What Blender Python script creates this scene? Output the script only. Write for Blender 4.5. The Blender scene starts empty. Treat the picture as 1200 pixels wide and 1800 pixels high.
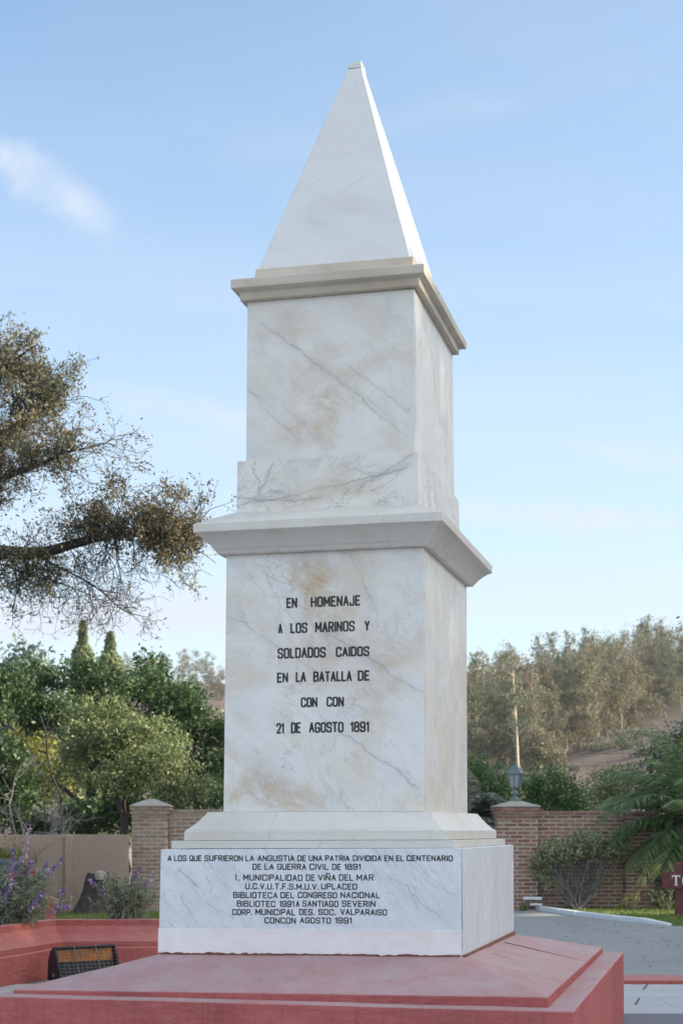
import bpy, bmesh, math, random
import numpy as np
from mathutils import Vector, noise as mnoise

R = math.radians
sc = bpy.context.scene
col = sc.collection
rng = np.random.default_rng(7)
random.seed(7)

# ------------------------------------------------------------------ camera
cam_d = bpy.data.cameras.new("camera")
cam = bpy.data.objects.new("camera", cam_d)
col.objects.link(cam)
cam.location = (0, 0, 1.6)
cam.rotation_euler = (R(90), 0, 0)
cam_d.sensor_fit = 'VERTICAL'
cam_d.sensor_height = 36.0
cam_d.lens = 2762.0 / 1800.0 * 36.0
cam_d.shift_y = 553.0 / 1800.0
cam_d.clip_start = 0.1
cam_d.clip_end = 6000
cam_d.dof.use_dof = True
cam_d.dof.focus_distance = 10.6
cam_d.dof.aperture_fstop = 4.6
sc.camera = cam

# ------------------------------------------------------------------ light
SUN_EL, SUN_AZ = R(21), R(-4)          # azimuth counted from +X towards +Y
world = bpy.data.worlds.new("World")
sc.world = world
world.use_nodes = True
wn, wl = world.node_tree.nodes, world.node_tree.links
wn.clear()
w_out = wn.new('ShaderNodeOutputWorld')
w_bg = wn.new('ShaderNodeBackground')
sky = wn.new('ShaderNodeTexSky')
sky.sky_type = 'NISHITA'
sky.sun_disc = False
sky.sun_elevation = SUN_EL
sky.sun_rotation = R(90) - SUN_AZ
sky.altitude = 100
sky.air_density = 1.0
sky.dust_density = 1.2
sky.ozone_density = 1.4
w_bg.inputs['Strength'].default_value = 0.13
# thin cirrus: noise on the view direction flattened onto a high plane
w_tc = wn.new('ShaderNodeTexCoord')
w_sep = wn.new('ShaderNodeSeparateXYZ')
wl.new(w_tc.outputs['Generated'], w_sep.inputs[0])
w_add = wn.new('ShaderNodeMath'); w_add.operation = 'ADD'; w_add.inputs[1].default_value = 0.12
wl.new(w_sep.outputs['Z'], w_add.inputs[0])
w_max = wn.new('ShaderNodeMath'); w_max.operation = 'MAXIMUM'; w_max.inputs[1].default_value = 0.05
wl.new(w_add.outputs[0], w_max.inputs[0])
w_dx = wn.new('ShaderNodeMath'); w_dx.operation = 'DIVIDE'
w_dy = wn.new('ShaderNodeMath'); w_dy.operation = 'DIVIDE'
wl.new(w_sep.outputs['X'], w_dx.inputs[0]); wl.new(w_max.outputs[0], w_dx.inputs[1])
wl.new(w_sep.outputs['Y'], w_dy.inputs[0]); wl.new(w_max.outputs[0], w_dy.inputs[1])
w_cmb = wn.new('ShaderNodeCombineXYZ')
wl.new(w_dx.outputs[0], w_cmb.inputs[0]); wl.new(w_dy.outputs[0], w_cmb.inputs[1])
w_map = wn.new('ShaderNodeMapping')
w_map.inputs['Rotation'].default_value = (0, 0, R(-28))
w_map.inputs['Scale'].default_value = (0.75, 1.9, 1)
w_map.inputs['Location'].default_value = (0.9, 3.3, 0)
wl.new(w_cmb.outputs[0], w_map.inputs[0])
w_nz = wn.new('ShaderNodeTexNoise')
w_nz.inputs['Scale'].default_value = 0.8
w_nz.inputs['Detail'].default_value = 9
w_nz.inputs['Roughness'].default_value = 0.52
w_nz.inputs['Distortion'].default_value = 0.35
wl.new(w_map.outputs[0], w_nz.inputs['Vector'])
w_mr = wn.new('ShaderNodeMapRange')
w_mr.inputs['From Min'].default_value = 0.40
w_mr.inputs['From Max'].default_value = 0.80
w_mr.inputs['To Min'].default_value = 0.06
w_mr.inputs['To Max'].default_value = 0.42
wl.new(w_nz.outputs['Fac'], w_mr.inputs['Value'])
# one brighter wisp, high on the left: a slanting streak in azimuth and height
w_ya = wn.new('ShaderNodeMath'); w_ya.operation = 'MAXIMUM'; w_ya.inputs[1].default_value = 0.05
wl.new(w_sep.outputs['Y'], w_ya.inputs[0])
w_ax = wn.new('ShaderNodeMath'); w_ax.operation = 'DIVIDE'
w_az = wn.new('ShaderNodeMath'); w_az.operation = 'DIVIDE'
wl.new(w_sep.outputs['X'], w_ax.inputs[0]); wl.new(w_ya.outputs[0], w_ax.inputs[1])
wl.new(w_sep.outputs['Z'], w_az.inputs[0]); wl.new(w_ya.outputs[0], w_az.inputs[1])
w_c2 = wn.new('ShaderNodeCombineXYZ')
wl.new(w_ax.outputs[0], w_c2.inputs[0]); wl.new(w_az.outputs[0], w_c2.inputs[1])
w_nz2 = wn.new('ShaderNodeTexNoise')
w_nz2.inputs['Scale'].default_value = 22.0
w_nz2.inputs['Detail'].default_value = 9
w_nz2.inputs['Roughness'].default_value = 0.6
w_nz2.inputs['Distortion'].default_value = 1.0
wl.new(w_c2.outputs[0], w_nz2.inputs['Vector'])
w_wo = wn.new('ShaderNodeVectorMath'); w_wo.operation = 'MULTIPLY_ADD'
wl.new(w_nz2.outputs['Color'], w_wo.inputs[0]); w_wo.inputs[1].default_value = (0.030, 0.030, 0)
wl.new(w_c2.outputs[0], w_wo.inputs[2])
def wisp(cx, cz, rot, lx, lz, amt):
    m = wn.new('ShaderNodeVectorMath'); m.operation = 'SUBTRACT'
    wl.new(w_wo.outputs[0], m.inputs[0]); m.inputs[1].default_value = (cx + 0.015, cz + 0.015, 0)
    r = wn.new('ShaderNodeVectorRotate'); r.rotation_type = 'Z_AXIS'; r.inputs['Angle'].default_value = R(rot)
    wl.new(m.outputs[0], r.inputs['Vector'])
    d = wn.new('ShaderNodeVectorMath'); d.operation = 'MULTIPLY'; d.inputs[1].default_value = (1 / lx, 1 / lz, 0)
    wl.new(r.outputs[0], d.inputs[0])
    l = wn.new('ShaderNodeVectorMath'); l.operation = 'LENGTH'; wl.new(d.outputs[0], l.inputs[0])
    g = wn.new('ShaderNodeMapRange'); g.interpolation_type = 'SMOOTHSTEP'
    g.inputs['From Min'].default_value = 0.0; g.inputs['From Max'].default_value = 1.0
    g.inputs['To Min'].default_value = amt; g.inputs['To Max'].default_value = 0.0
    wl.new(l.outputs['Value'], g.inputs['Value'])
    return g.outputs[0]
ws = [wisp(-0.196, 0.412, 30, 0.080, 0.020, 0.62), wisp(-0.165, 0.396, 52, 0.042, 0.015, 0.40), wisp(-0.215, 0.425, 5, 0.05, 0.016, 0.35),
      wisp(-0.09, 0.262, 12, 0.15, 0.014, 0.30), wisp(0.15, 0.198, 4, 0.16, 0.014, 0.62), wisp(-0.15, 0.135, -4, 0.2, 0.022, 0.6), wisp(0.2, 0.235, 8, 0.12, 0.010, 0.35), wisp(0.05, 0.45, -12, 0.2, 0.016, 0.14)]
acc = ws[0]
for w_ in ws[1:]:
    a_ = wn.new('ShaderNodeMath'); a_.operation = 'ADD'; wl.new(acc, a_.inputs[0]); wl.new(w_, a_.inputs[1]); acc = a_.outputs[0]
w_r2 = wn.new('ShaderNodeMapRange')
w_r2.inputs['From Min'].default_value = 0.30
w_r2.inputs['From Max'].default_value = 0.68
w_r2.inputs['To Min'].default_value = 0.35
wl.new(w_nz2.outputs['Fac'], w_r2.inputs['Value'])
w_mu = wn.new('ShaderNodeMath'); w_mu.operation = 'MULTIPLY'
wl.new(acc, w_mu.inputs[0]); wl.new(w_r2.outputs[0], w_mu.inputs[1])
w_sum = wn.new('ShaderNodeMath'); w_sum.operation = 'ADD'; w_sum.use_clamp = True
wl.new(w_mr.outputs[0], w_sum.inputs[0]); wl.new(w_mu.outputs[0], w_sum.inputs[1])
# the thin veil of air thickens towards the horizon
w_hr = wn.new('ShaderNodeMapRange')
w_hr.inputs['From Min'].default_value = 0.02
w_hr.inputs['From Max'].default_value = 0.42
w_hr.inputs['To Min'].default_value = 0.62
w_hr.inputs['To Max'].default_value = 0.0
wl.new(w_sep.outputs['Z'], w_hr.inputs['Value'])
w_sum2 = wn.new('ShaderNodeMath'); w_sum2.operation = 'ADD'; w_sum2.use_clamp = True
wl.new(w_sum.outputs[0], w_sum2.inputs[0]); wl.new(w_hr.outputs[0], w_sum2.inputs[1])
w_mix = wn.new('ShaderNodeMix'); w_mix.data_type = 'RGBA'
wl.new(w_sum2.outputs[0], w_mix.inputs['Factor'])
w_tint = wn.new('ShaderNodeMix'); w_tint.data_type = 'RGBA'; w_tint.blend_type = 'MULTIPLY'
w_tint.inputs['Factor'].default_value = 1.0
w_tint.inputs['B'].default_value = (0.95, 1.06, 1.08, 1)
wl.new(sky.outputs[0], w_tint.inputs['A'])
wl.new(w_tint.outputs['Result'], w_mix.inputs['A'])
w_mix.inputs['B'].default_value = (2.9, 3.2, 3.65, 1)
# invented bright cloud bank south and east, out of view, lifting the shaded faces
w_sm = wn.new('ShaderNodeMapRange'); w_sm.interpolation_type = 'SMOOTHSTEP'
w_sm.inputs['From Min'].default_value = 0.25
w_sm.inputs['From Max'].default_value = -0.55
w_sm.inputs['To Min'].default_value = 0.0
w_sm.inputs['To Max'].default_value = 0.72
w_dt = wn.new('ShaderNodeVectorMath'); w_dt.operation = 'DOT_PRODUCT'
w_dt.inputs[1].default_value = (-0.62, 0.78, 0.0)
wl.new(w_tc.outputs['Generated'], w_dt.inputs[0])
wl.new(w_dt.outputs['Value'], w_sm.inputs['Value'])
w_sr = wn.new('ShaderNodeMapRange')
w_sr.inputs['From Min'].default_value = 0.30
w_sr.inputs['From Max'].default_value = 0.62
w_sr.inputs['To Min'].default_value = 0.35
wl.new(w_nz.outputs['Fac'], w_sr.inputs['Value'])
w_sx = wn.new('ShaderNodeMath'); w_sx.operation = 'MULTIPLY'
wl.new(w_sm.outputs[0], w_sx.inputs[0]); wl.new(w_sr.outputs[0], w_sx.inputs[1])
w_mix2 = wn.new('ShaderNodeMix'); w_mix2.data_type = 'RGBA'
wl.new(w_sx.outputs[0], w_mix2.inputs['Factor'])
wl.new(w_mix.outputs['Result'], w_mix2.inputs['A'])
w_mix2.inputs['B'].default_value = (5.0, 5.6, 6.1, 1)
# added glow on the unseen sun side, to brighten the shaded right faces
w_d2 = wn.new('ShaderNodeVectorMath'); w_d2.operation = 'DOT_PRODUCT'
w_d2.inputs[1].default_value = (math.cos(SUN_EL) * math.cos(SUN_AZ), math.cos(SUN_EL) * math.sin(SUN_AZ), math.sin(SUN_EL))
wl.new(w_tc.outputs['Generated'], w_d2.inputs[0])
w_gl = wn.new('ShaderNodeMapRange'); w_gl.interpolation_type = 'SMOOTHSTEP'
w_gl.inputs['From Min'].default_value = 0.38
w_gl.inputs['From Max'].default_value = 0.95
w_gl.inputs['To Max'].default_value = 0.75
wl.new(w_d2.outputs['Value'], w_gl.inputs['Value'])
w_mix3 = wn.new('ShaderNodeMix'); w_mix3.data_type = 'RGBA'
wl.new(w_gl.outputs[0], w_mix3.inputs['Factor'])
wl.new(w_mix2.outputs['Result'], w_mix3.inputs['A'])
w_mix3.inputs['B'].default_value = (11.0, 10.8, 10.4, 1)
wl.new(w_mix3.outputs['Result'], w_bg.inputs['Color'])
wl.new(w_bg.outputs[0], w_out.inputs[0])

sun_d = bpy.data.lights.new("sun", 'SUN')
sun_d.energy = 5.0
sun_d.angle = R(0.55)
sun_d.color = (1.0, 0.86, 0.68)
sun = bpy.data.objects.new("sun", sun_d)
col.objects.link(sun)
sdir = Vector((math.cos(SUN_EL) * math.cos(SUN_AZ), math.cos(SUN_EL) * math.sin(SUN_AZ), math.sin(SUN_EL)))
sun.rotation_euler = sdir.to_track_quat('Z', 'Y').to_euler()

sc.view_settings.view_transform = 'Standard'
sc.view_settings.look = 'None'
sc.view_settings.gamma = 1.0
sc.view_settings.exposure = 1.07

# ------------------------------------------------------------------ helpers
def at(u, v, y):
    """world point at depth y that stands at photo pixel (u, v)"""
    return Vector(((u - 600) / 2762.0 * y, y, 1.6 - (v - 1453) / 2762.0 * y))

def tag(o, label=None, cat=None, group=None, kind=None):
    if label: o['label'] = label
    if cat: o['category'] = cat
    if group: o['group'] = group
    if kind: o['kind'] = kind
    return o

def empty(name, loc=(0, 0, 0), rz=0.0):
    o = bpy.data.objects.new(name, None)
    o.empty_display_size = 0.2
    o.location = loc
    o.rotation_euler = (0, 0, rz)
    col.objects.link(o)
    return o

def obj_bm(name, bm, mat, parent=None, smooth=False, loc=None):
    me = bpy.data.meshes.new(name)
    bmesh.ops.recalc_face_normals(bm, faces=bm.faces[:])
    bm.to_mesh(me); bm.free()
    for p in me.polygons: p.use_smooth = smooth
    for m in (mat if isinstance(mat, (list, tuple)) else [mat]): me.materials.append(m)
    o = bpy.data.objects.new(name, me)
    col.objects.link(o)
    if parent: o.parent = parent
    if loc is not None: o.location = loc
    return o

def obj_np(name, V, F, mat, parent=None, smooth=False, loc=None):
    V = np.asarray(V, dtype=np.float64)
    me = bpy.data.meshes.new(name)
    if isinstance(F, np.ndarray):
        n, k = F.shape
        me.vertices.add(len(V)); me.vertices.foreach_set('co', V.astype(np.float32).ravel())
        me.loops.add(n * k); me.loops.foreach_set('vertex_index', F.astype(np.int32).ravel())
        me.polygons.add(n)
        me.polygons.foreach_set('loop_start', np.arange(n, dtype=np.int32) * k)
        me.polygons.foreach_set('loop_total', np.full(n, k, dtype=np.int32))
        me.update(calc_edges=True)
    else:
        me.from_pydata([tuple(v) for v in V], [], F)
    me.validate()
    if smooth:
        me.polygons.foreach_set('use_smooth', np.ones(len(me.polygons), dtype=bool))
    me.materials.append(mat)
    o = bpy.data.objects.new(name, me)
    col.objects.link(o)
    if parent: o.parent = parent
    if loc is not None: o.location = loc
    return o

def copy_tree(o, parent=None):
    c = o.copy(); col.objects.link(c)
    if parent: c.parent = parent
    for ch in list(o.children): copy_tree(ch, c)
    return c

def add_box(bm, x0, x1, y0, y1, z0, z1, bev=0.0):
    b = bmesh.new() if bev else bm
    vs = [b.verts.new((x, y, z)) for z in (z0, z1) for y in (y0, y1) for x in (x0, x1)]
    for f in ((0, 2, 3, 1), (4, 5, 7, 6), (0, 1, 5, 4), (2, 6, 7, 3), (0, 4, 6, 2), (1, 3, 7, 5)):
        b.faces.new([vs[i] for i in f])
    if bev:
        bmesh.ops.bevel(b, geom=b.edges[:], offset=bev, segments=2, affect='EDGES', profile=0.6)
        me = bpy.data.meshes.new('t'); b.to_mesh(me); b.free()
        bm.from_mesh(me); bpy.data.meshes.remove(me)

def add_lathe(bm, prof, n=16, c=(0, 0, 0), rot=0.0):
    rings = []
    for r, z in prof:
        rings.append([bm.verts.new((c[0] + r * math.cos(rot + 2 * math.pi * k / n), c[1] + r * math.sin(rot + 2 * math.pi * k / n), c[2] + z)) for k in range(n)])
    for a, b in zip(rings[:-1], rings[1:]):
        for k in range(n):
            bm.faces.new((a[k], a[(k + 1) % n], b[(k + 1) % n], b[k]))
    bm.faces.new(rings[0][::-1]); bm.faces.new(rings[-1])

class Tubes:
    """many tapered tubes collected into one mesh"""
    def __init__(s): s.V = []; s.F = []; s.n = 0
    def add(s, pts, r0, r1, sides=5, radii=None):
        P = np.array([tuple(p) for p in pts], float)
        m = len(P)
        if m < 2: return
        T = np.gradient(P, axis=0); T /= np.linalg.norm(T, axis=1)[:, None] + 1e-12
        ref = np.array([0, 0, 1.0]) if abs(T[0][2]) < 0.9 else np.array([1.0, 0, 0])
        rr = np.linspace(r0, r1, m) if radii is None else np.array(radii)
        a = np.arange(sides) * 2 * np.pi / sides
        A = np.cross(T, ref); A /= np.linalg.norm(A, axis=1)[:, None] + 1e-12
        B = np.cross(T, A)
        ring = P[:, None, :] + rr[:, None, None] * (np.cos(a)[None, :, None] * A[:, None, :] + np.sin(a)[None, :, None] * B[:, None, :])
        s.V.append(ring.reshape(-1, 3))
        i = np.arange(m - 1)[:, None] * sides + s.n
        k = np.arange(sides)[None, :]; k2 = (k + 1) % sides
        q = np.stack([i + k, i + k2, i + sides + k2, i + sides + k], axis=-1).reshape(-1, 4)
        s.F.append(q); s.n += m * sides
    def build(s, name, mat, parent=None, smooth=True):
        return obj_np(name, np.concatenate(s.V), np.concatenate(s.F), mat, parent, smooth)

def unit(a):
    return a / (np.linalg.norm(a, axis=-1, keepdims=True) + 1e-12)

def leaf_quads(C, size, normal=None, nb=0.5, droop=0.3, aspect=0.5, axis=None, ab=0.0):
    """one bent leaf-shaped quad per centre"""
    n = len(C)
    N = unit(rng.normal(size=(n, 3)))
    if normal is not None: N = unit(N * (1 - nb) + normal * nb)
    A = rng.normal(size=(n, 3)); A[:, 2] -= droop
    if axis is not None: A = unit(A) * (1 - ab) + axis * ab
    A = unit(A - N * np.sum(A * N, axis=1)[:, None])
    B = np.cross(N, A)
    L = (size if np.ndim(size) else np.full(n, size)) * rng.uniform(0.65, 1.35, n)
    W = L * aspect
    base = C - A * L[:, None] * 0.5
    tip = C + A * L[:, None] * 0.5 - N * L[:, None] * 0.12
    lf = C + B * W[:, None] * 0.5 + N * L[:, None] * 0.06
    rt = C - B * W[:, None] * 0.5 + N * L[:, None] * 0.06
    V = np.stack([base, rt, tip, lf], axis=1).reshape(-1, 3)
    F = np.arange(4 * n).reshape(n, 4)
    return V, F

# ------------------------------------------------------------------ materials
def new_mat(name):
    m = bpy.data.materials.new(name); m.use_nodes = True
    nt = m.node_tree
    b = nt.nodes['Principled BSDF']
    return m, nt, nt.nodes, nt.links, b

def ramp(nodes, links, src, stops):
    r = nodes.new('ShaderNodeValToRGB')
    e = r.color_ramp.elements
    while len(e) < len(stops): e.new(0.5)
    for i, (p, c) in enumerate(stops):
        e[i].position = p
        e[i].color = (c[0], c[1], c[2], 1) if np.ndim(c) else (c, c, c, 1)
    links.new(src, r.inputs[0])
    return r

def noise_n(nodes, links, vec, scale, detail=5, rough=0.55, dist=0.0):
    n = nodes.new('ShaderNodeTexNoise')
    n.inputs['Scale'].default_value = scale; n.inputs['Detail'].default_value = detail
    n.inputs['Roughness'].default_value = rough; n.inputs['Distortion'].default_value = dist
    if vec is not None: links.new(vec, n.inputs['Vector'])
    return n

def mapping(nodes, links, vec, scale=(1, 1, 1), rot=(0, 0, 0), loc=(0, 0, 0)):
    m = nodes.new('ShaderNodeMapping')
    m.inputs['Scale'].default_value = scale; m.inputs['Rotation'].default_value = rot; m.inputs['Location'].default_value = loc
    links.new(vec, m.inputs[0])
    return m.outputs[0]

def mixc(nodes, links, fac, a, b, blend='MIX'):
    m = nodes.new('ShaderNodeMix'); m.data_type = 'RGBA'; m.blend_type = blend
    for key, val in (('Factor', fac), ('A', a), ('B', b)):
        if hasattr(val, 'is_linked'): links.new(val, m.inputs[key])
        elif key == 'Factor': m.inputs[key].default_value = val
        else: m.inputs[key].default_value = (val[0], val[1], val[2], 1)
    return m.outputs['Result']

def math_n(nodes, links, op, a, b=None, clamp=False):
    m = nodes.new('ShaderNodeMath'); m.operation = op; m.use_clamp = clamp
    for i, v in enumerate((a, b)):
        if v is None: continue
        if hasattr(v, 'is_linked'): links.new(v, m.inputs[i])
        else: m.inputs[i].default_value = v
    return m.outputs[0]

def bump(nodes, links, bsdf, h, strength=0.3, dist=0.01):
    b = nodes.new('ShaderNodeBump')
    b.inputs['Strength'].default_value = strength; b.inputs['Distance'].default_value = dist
    links.new(h, b.inputs['Height']); links.new(b.outputs[0], bsdf.inputs['Normal'])

def simple_mat(name, c, rough=0.6, metal=0.0, var=0.15, scale=8, bstr=0.1, bd=0.004):
    m, nt, N, L, b = new_mat(name)
    tc = N.new('ShaderNodeTexCoord')
    n = noise_n(N, L, tc.outputs['Object'], scale, 6)
    c0 = [x * (1 - var) for x in c]; c1 = [min(1, x * (1 + var)) for x in c]
    r = ramp(N, L, n.outputs['Fac'], [(0.3, c0), (0.7, c1)])
    L.new(r.outputs[0], b.inputs['Base Color'])
    b.inputs['Roughness'].default_value = rough; b.inputs['Metallic'].default_value = metal
    if bstr: bump(N, L, b, n.outputs['Fac'], bstr, bd)
    return m

def marble_mat(name, base, warm, vein, vein_amt=0.6, stain_amt=0.5, rot=(0, R(-40), 0), scale=1.0, stains=(), dirt=0.25, streak=False, rough=0.38, stretch=2.2, lines=(), net=0.0):
    m, nt, N, L, b = new_mat(name)
    tc = N.new('ShaderNodeTexCoord'); P = tc.outputs['Object']
    sn = N.new('ShaderNodeSeparateXYZ'); L.new(tc.outputs['Normal'], sn.inputs[0])
    front = ramp(N, L, math_n(N, L, 'MULTIPLY', sn.outputs['Y'], -1.0), [(0.5, 0.0), (0.8, 1.0)]).outputs[0]
    flank = ramp(N, L, math_n(N, L, 'ABSOLUTE', sn.outputs['X']), [(0.5, 0.0), (0.8, 1.0)]).outputs[0]
    P2 = mapping(N, L, P, (scale, scale, scale * (0.25 if streak else 1)), rot)
    P3 = mapping(N, L, P2, (1, 1, stretch))
    cl = noise_n(N, L, P3, 1.3, 6, 0.6, 0.6)
    colr = ramp(N, L, cl.outputs['Fac'], [(0.25, [x * 0.88 for x in base]), (0.5, base), (0.8, [min(0.86, x * 1.06) for x in base])]).outputs[0]
    # warm clouds broken up by a finer grain
    wc = noise_n(N, L, P2, 1.7, 9, 0.66, 1.2)
    wf = ramp(N, L, wc.outputs['Fac'], [(0.46, 0.0), (0.66, stain_amt)]).outputs[0]
    colr = mixc(N, L, wf, colr, warm)
    # thin veins: level lines of warped noise, present only in patches
    def veins(sc_, lo, amt, seed):
        q = mapping(N, L, P3, (sc_, sc_, sc_), (0, 0, 0), (seed, seed * 0.7, -seed))
        n = noise_n(N, L, q, 1.0, 10, 0.6, 0.9)
        d = math_n(N, L, 'ABSOLUTE', math_n(N, L, 'SUBTRACT', n.outputs['Fac'], 0.5))
        line = ramp(N, L, d, [(0.0, 1.0), (lo, 0.0)]).outputs[0]
        msk = noise_n(N, L, mapping(N, L, P2, (1.7, 1.7, 1.7), (0, 0, 0), (seed * 2, 3, seed)), 1.0, 4)
        mk = ramp(N, L, msk.outputs['Fac'], [(0.42, 0.0), (0.62, amt)]).outputs[0]
        return math_n(N, L, 'MULTIPLY', line, mk)
    colr = mixc(N, L, veins(1.4, 0.012, vein_amt, 1.3), colr, vein)
    colr = mixc(N, L, veins(3.1, 0.016, vein_amt * 0.7, 5.1), colr, [v * 1.1 for v in vein])
    colr = mixc(N, L, veins(0.9, 0.07, vein_amt * 0.34, 9.7), colr, [v * 1.3 for v in vein])
    if net:      # crackle of hairline veins
        wv = noise_n(N, L, P, 5.0, 6, 0.6)
        o = N.new('ShaderNodeVectorMath'); o.operation = 'MULTIPLY_ADD'
        L.new(wv.outputs['Color'], o.inputs[0]); o.inputs[1].default_value = (0.22, 0.22, 0.22); L.new(P, o.inputs[2])
        vo = N.new('ShaderNodeTexVoronoi'); vo.feature = 'DISTANCE_TO_EDGE'; vo.inputs['Scale'].default_value = 4.5
        L.new(mapping(N, L, o.outputs[0], (0.8, 1, 1.5), (0, rot[1], 0)), vo.inputs['Vector'])
        ln = ramp(N, L, vo.outputs['Distance'], [(0.0, 1.0), (0.022, 0.0)]).outputs[0]
        mk = ramp(N, L, noise_n(N, L, P, 2.6, 5).outputs['Fac'], [(0.46, 0.0), (0.60, net)]).outputs[0]
        colr = mixc(N, L, math_n(N, L, 'MULTIPLY', ln, mk), colr, [v * 0.8 for v in vein])
    # stains with a place and shape of their own, ragged by grain
    wp = noise_n(N, L, P, 3.2, 12, 0.72, 0.4)
    grain = noise_n(N, L, mapping(N, L, P, (1, 1, 1.6), (0, R(-40), 0)), 7.0, 12, 0.74, 0.8)
    gr = ramp(N, L, grain.outputs['Fac'], [(0.36, 0.12), (0.50, 0.55), (0.66, 1.0)]).outputs[0]
    gr = math_n(N, L, 'MULTIPLY', gr, front)
    for (sx, sz, rx, rz, amt) in stains:
        q = mapping(N, L, P, (1 / rx, 0.0, 1 / rz), (0, 0, 0), (-sx / rx, 0, -sz / rz))
        off = N.new('ShaderNodeVectorMath'); off.operation = 'MULTIPLY_ADD'
        L.new(wp.outputs['Color'], off.inputs[0]); off.inputs[1].default_value = (2.4, 0, 2.4)
        L.new(q, off.inputs[2])
        s2 = N.new('ShaderNodeVectorMath'); s2.operation = 'SUBTRACT'
        L.new(off.outputs[0], s2.inputs[0]); s2.inputs[1].default_value = (1.2, 0, 1.2)
        ln_ = N.new('ShaderNodeVectorMath'); ln_.operation = 'LENGTH'; L.new(s2.outputs[0], ln_.inputs[0])
        f = ramp(N, L, ln_.outputs['Value'], [(0.45, min(1, amt * 1.5)), (1.15, 0.0)]).outputs[0]
        colr = mixc(N, L, math_n(N, L, 'MULTIPLY', f, gr), colr, (0.47, 0.33, 0.185))
    # long single veins
    for ln_def in lines:
        x0, z0, x1, z1, w, amt = ln_def[:6]; wob = ln_def[6] if len(ln_def) > 6 else 0.16
        Ln = math.hypot(x1 - x0, z1 - z0); nx, nz = -(z1 - z0) / Ln, (x1 - x0) / Ln
        d = N.new('ShaderNodeVectorMath'); d.operation = 'DOT_PRODUCT'; L.new(P, d.inputs[0]); d.inputs[1].default_value = (nx, 0, nz)
        wn_ = noise_n(N, L, P, 4.5, 10, 0.66)
        dd = math_n(N, L, 'ADD', math_n(N, L, 'SUBTRACT', d.outputs['Value'], nx * x0 + nz * z0), math_n(N, L, 'MULTIPLY', math_n(N, L, 'SUBTRACT', wn_.outputs['Fac'], 0.5), wob))
        ad = math_n(N, L, 'ABSOLUTE', dd)
        core = ramp(N, L, ad, [(0.0, amt), (w, 0.0)]).outputs[0]
        halo = ramp(N, L, ad, [(0.0, amt * 0.35), (w * 7, 0.0)]).outputs[0]
        brk = ramp(N, L, noise_n(N, L, P, 3.3, 4).outputs['Fac'], [(0.36, 0.15), (0.55, 1.0)]).outputs[0]
        t = N.new('ShaderNodeVectorMath'); t.operation = 'DOT_PRODUCT'; L.new(P, t.inputs[0]); t.inputs[1].default_value = ((x1 - x0) / Ln ** 2, 0, (z1 - z0) / Ln ** 2)
        tt = math_n(N, L, 'SUBTRACT', t.outputs['Value'], (x0 * (x1 - x0) + z0 * (z1 - z0)) / Ln ** 2)
        ext = ramp(N, L, math_n(N, L, 'ABSOLUTE', math_n(N, L, 'SUBTRACT', tt, 0.5)), [(0.42, 1.0), (0.52, 0.0)]).outputs[0]
        fm = math_n(N, L, 'MULTIPLY', math_n(N, L, 'MULTIPLY', brk, front), ext)
        colr = mixc(N, L, math_n(N, L, 'MULTIPLY', halo, fm), colr, [v * 1.25 for v in vein])
        colr = mixc(N, L, math_n(N, L, 'MULTIPLY', core, fm), colr, [v * 0.75 for v in vein])
    # the flanks: rain streaks down the slabs
    st = noise_n(N, L, mapping(N, L, P, (9, 9, 0.9)), 2.2, 9, 0.66, 0.5)
    sf = ramp(N, L, st.outputs['Fac'], [(0.47, 0.0), (0.70, 0.42)]).outputs[0]
    colr = mixc(N, L, math_n(N, L, 'MULTIPLY', sf, flank), colr, [v * 0.78 for v in warm])
    # grime specks
    g = noise_n(N, L, P, 26, 8, 0.72)
    gf = ramp(N, L, g.outputs['Fac'], [(0.64, 0.0), (0.76, dirt)]).outputs[0]
    colr = mixc(N, L, gf, colr, (0.20, 0.17, 0.13))
    L.new(colr, b.inputs['Base Color'])
    rn = noise_n(N, L, P, 6, 5)
    rr = ramp(N, L, rn.outputs['Fac'], [(0.3, rough - 0.06), (0.7, rough + 0.14)])
    L.new(rr.outputs[0], b.inputs['Roughness'])
    fine = noise_n(N, L, P, 60, 4)
    bump(N, L, b, fine.outputs['Fac'], 0.08, 0.002)
    return m

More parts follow.
